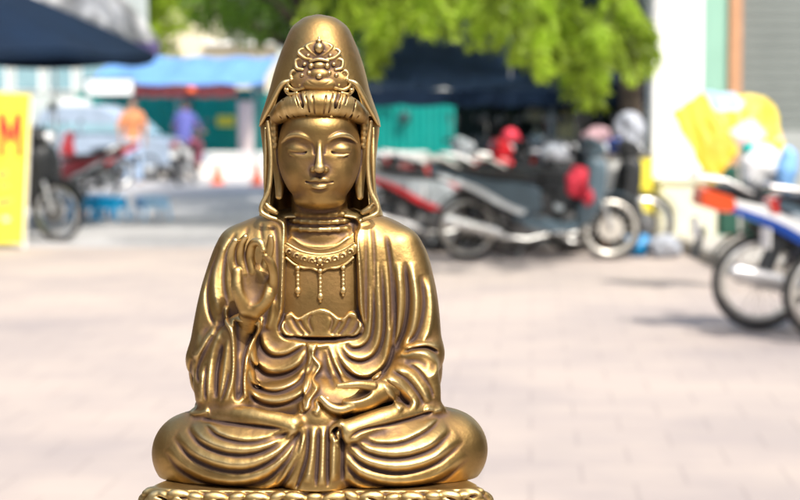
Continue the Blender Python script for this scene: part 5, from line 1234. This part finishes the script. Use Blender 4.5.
def cluster(px, py, Y, wpx, hpx, n, pyoff=-26):
    """fronds fanning down and out from a twig above the point"""
    for i in range(int(n * 0.52)):
        u = rng.uniform(-1, 1); vv_ = rng.uniform(0, 1) ** 0.7
        ex, ey = px + u * wpx, py + (vv_ * (1 - 0.55 * abs(u))) * hpx
        Yj = Y + rng.normal() * 0.35
        a = at(px + u * wpx * 0.35, py + pyoff + rng.uniform(-10, 10), Yj + rng.normal() * 0.15); b_ = at(ex, ey, Yj)
        spray(a - base0, b_ - base0, max(5, int((b_ - a).length / 0.034)), 0.06, 0.05)
for (px, py, wx, hy, n) in ((372, 10, 40, 62, 24), (415, 0, 45, 62, 28), (452, -5, 40, 50, 20), (500, -5, 50, 50, 30), (545, 22, 55, 46, 34), (575, 38, 40, 62, 40), (600, 50, 36, 50, 30), (540, 40, 34, 32, 18), (618, 22, 34, 30, 18),
                            (640, 50, 20, 36, 12), (560, -8, 60, 30, 26), (400, -20, 50, 45, 24), (585, 78, 15, 34, 12), (480, 18, 14, 36, 6), (330, -12, 50, 40, 20), (465, -25, 60, 35, 20)):
    cluster(px, py, 16.8 + rng.uniform(-0.8, 1.6), wx, hy, n)
LM1 = leaf_mat('lime_leaves', (0.40, 0.55, 0.05), 0.65)
leaves('sprays', LM1, o, np.array(P_), np.array(D_), 0.10, 0.038, rng)
cl = []
for k in range(40):
    a = rng.uniform(0, 6.28); r = rng.uniform(0.5, 4.2); cl.append(((-2.2 + r * math.cos(a) * 0.9, 0.3 + 1.0 * r * math.sin(a), rng.uniform(4.0, 5.6)), (0.8, 0.8, 0.45)))
P2, N2 = crown_points(cl, 26000, rng); leaves('crown', LM1, o, P2, N2 + rng.normal(size=N2.shape) * 0.8 + np.array([0, 0, -0.5]), 0.11, 0.05, rng)
# darker tree behind the statue's head
MB_x = X_at(318, 33)
o = empty('street_tree', (MB_x, 33, 0)); tag(o, 'darker green broad tree behind the statue head', 'tree')
limb(o, [(0, 0, 0), (0.05, 0, 1.4), (-0.1, 0, 2.6), (-0.2, 0, 4)], [0.2, 0.16, 0.15, 0.1], 'trunk')
for q in (((-0.1, 0, 2.3), (-1.0, -0.5, 2.9), (-2.0, -1, 3.2)), ((-0.1, 0, 2.6), (1.0, 0.3, 3.3), (2.0, 0, 3.8)), ((-0.1, 0, 2.8), (-0.6, -2, 4.0), (-1, -4.5, 4.6)), ((-0.1, 0, 2.8), (-2.2, -1.5, 4.4), (-3.4, -2.5, 4.8))): limb(o, list(q), [0.1, 0.07, 0.03])
cl = []
for (px, py, r) in ((222, 10, 0.55), (250, 22, 0.5), (270, 15, 0.6), (300, 20, 0.6), (335, 20, 0.6), (365, 25, 0.6), (390, 20, 0.7), (425, 15, 0.7), (210, 0, 0.5), (240, -10, 0.8), (290, -15, 0.9), (340, -15, 0.9), (395, -15, 0.9), (440, -10, 0.8), (350, 42, 0.4), (395, 38, 0.4)):
    q = at(px, py, 33 + rng.uniform(-1.5, 1.0)) - Vector((MB_x, 33, 0)); cl.append((tuple(q), (r, r, r * 0.8)))
for k in range(40):
    a = rng.uniform(0, 6.28); r = rng.uniform(0.5, 4.6); cl.append(((0.6 + r * math.cos(a) * 1.1, -4.2 + r * math.sin(a) * 1.2, rng.uniform(4.4, 6.2)), (0.9, 0.9, 0.5)))
LM2 = leaf_mat('green_leaves', (0.20, 0.36, 0.03), 0.5)
P3, N3 = crown_points(cl, 42000, rng); leaves('crown', LM2, o, P3, N3 + rng.normal(size=N3.shape) * 0.9 + np.array([0, 0, -0.4]), 0.17, 0.08, rng)
# trees far beyond the left parasols
for (px, Y, hh, lb) in ((112, 62, 8.2, 'pale green tree far behind the white parasol'), (158, 66, 9.0, 'pale green tree between the white parasol and the cream building'), (30, 58, 7.5, 'green tree above the pale building at the far left')):
    o = empty('far_tree', (X_at(px, Y), Y, 0)); tag(o, lb, 'tree', 'trees beyond the road')
    limb(o, [(0, 0, 0), (0, 0, hh * 0.5), (0.1, 0, hh * 0.8)], [0.18, 0.14, 0.05], 'trunk')
    cl = [((rng.normal() * 1.0, rng.normal() * 0.8, hh * 0.62 + rng.normal() * 1.5), (0.9, 0.9, 0.7)) for _ in range(26)]
    Pq, Nq = crown_points(cl, 9000, rng); leaves('crown', LM1, o, Pq, Nq + rng.normal(size=Nq.shape) * 0.9, 0.24, 0.12, rng)

# ------------------------------------------------------------------ what carries the statue
o = empty('display_plinth', (W(319, 0, 20)[0], W(0, 0, 20)[1], 0)); tag(o, 'plain stone plinth under the bronze statue', 'plinth')
zt_ = W(0, BASE_V + 84, 0)[2] - 0.002
MB().box((-0.26, -0.2, 0.05), (0.26, 0.2, zt_ - 0.05), 0.01).build('shaft', MT['kerb'], o, False); MB().box((-0.3, -0.24, zt_ - 0.048), (0.3, 0.24, zt_), 0.008).build('cap', MT['kerb'], o, False); MB().box((-0.3, -0.24, 0), (0.3, 0.24, 0.048), 0.008).build('foot', MT['kerb'], o, False)

# ------------------------------------------------------------------ unseen shop rows added behind and beside the camera to darken bronze reflections
MT['unseen_dkbrick'] = plain('unseen_row_brown_wall', (0.16, 0.12, 0.09), 0.85, var=0.3, scale=0.8)
MT['unseen_dkroof'] = plain('unseen_row_dark_tiles', (0.07, 0.05, 0.045), 0.8, var=0.2, scale=2)
o = empty('unseen_shop_row', (0, -8, 0)); tag(o, 'unseen brown shop row with dark awnings, added behind the camera to darken the bronze reflections', 'building')
MB().box((-14, -6, 0), (14, 0, 6.4)).build('wall', MT['unseen_dkbrick'], o, False); MB().box((-14.4, -6.4, 6.402), (14.4, 0.6, 6.8)).build('roof', MT['unseen_dkroof'], o, False)
for i in range(7):
    x = -12 + 4 * i
    d_ = MB().box((x - 1.4, -0.02, 0), (x + 1.4, 0.03, 2.5)).build('unseen_shop_front', MT['glass'], o, False)
    MB().quad((x - 1.7, 0.01, 3.1), (x + 1.7, 0.01, 3.1), (x + 1.7, 1.5, 2.6), (x - 1.7, 1.5, 2.6), t=0.03).build('awning', MT['navy' if i % 2 else 'unseen_dkroof'], o, False)
    f = MB().box((x - 0.7, -0.02, 3.9), (x + 0.7, 0.04, 5.4)).build('window', MT['white'], o, False); MB().box((x - 0.62, 0.042, 3.98), (x + 0.62, 0.06, 5.32)).build('pane', MT['glass'], f, False)

MT['shade_green'] = plain('unseen_row_dark_green_shutters', (0.05, 0.08, 0.06), 0.7, var=0.3, scale=1)
def unseen_side_row(x, y0, y1, s, h, lb):  # row added out of view so the statue's sides reflect something dark
    o = empty('unseen_shop_row', (x, 0, 0)); tag(o, lb, 'building', 'unseen shop rows added for reflections')
    MB().box((0 if s > 0 else -6, y0, 0), (6 if s > 0 else 0, y1, h), 0.02).build('wall', MT['unseen_dkbrick'], o, False)
    MB().box((-0.5 if s > 0 else -6.4, y0 - 0.4, h + 0.002), (6.4 if s > 0 else 0.5, y1 + 0.4, h + 0.35)).build('roof', MT['unseen_dkroof'], o, False)
    y = y0 + 2.2
    while y < y1 - 1.5:
        MB().box((min(0.02, -0.02 * s) if s > 0 else -0.02, y - 1.4, 0), (0.02 if s > 0 else 0.03, y + 1.4, 2.5)).build('unseen_shop_front', MT['shade_green'], o, False)
        MB().quad((-0.01 * s, y - 1.7, 3.1), (-0.01 * s, y + 1.7, 3.1), (-1.3 * s, y + 1.7, 2.6), (-1.3 * s, y - 1.7, 2.6), t=0.03).build('awning', MT['navy'], o, False)
        f = MB().box((-0.03, y - 0.7, 3.9), (0.03, y + 0.7, 5.2)).build('window', MT['white'], o, False); MB().box((-0.05, y - 0.62, 3.98), (0.05, y + 0.62, 5.12)).build('pane', MT['glass'], f, False)
        y += 4.2
unseen_side_row(6.4, -7, 9.5, 1, 6.0, 'unseen brown shop row added on the right to darken the bronze reflections')
unseen_side_row(-7.4, -7, 20.0, -1, 6.0, 'unseen brown shop row added on the left to darken the bronze reflections')
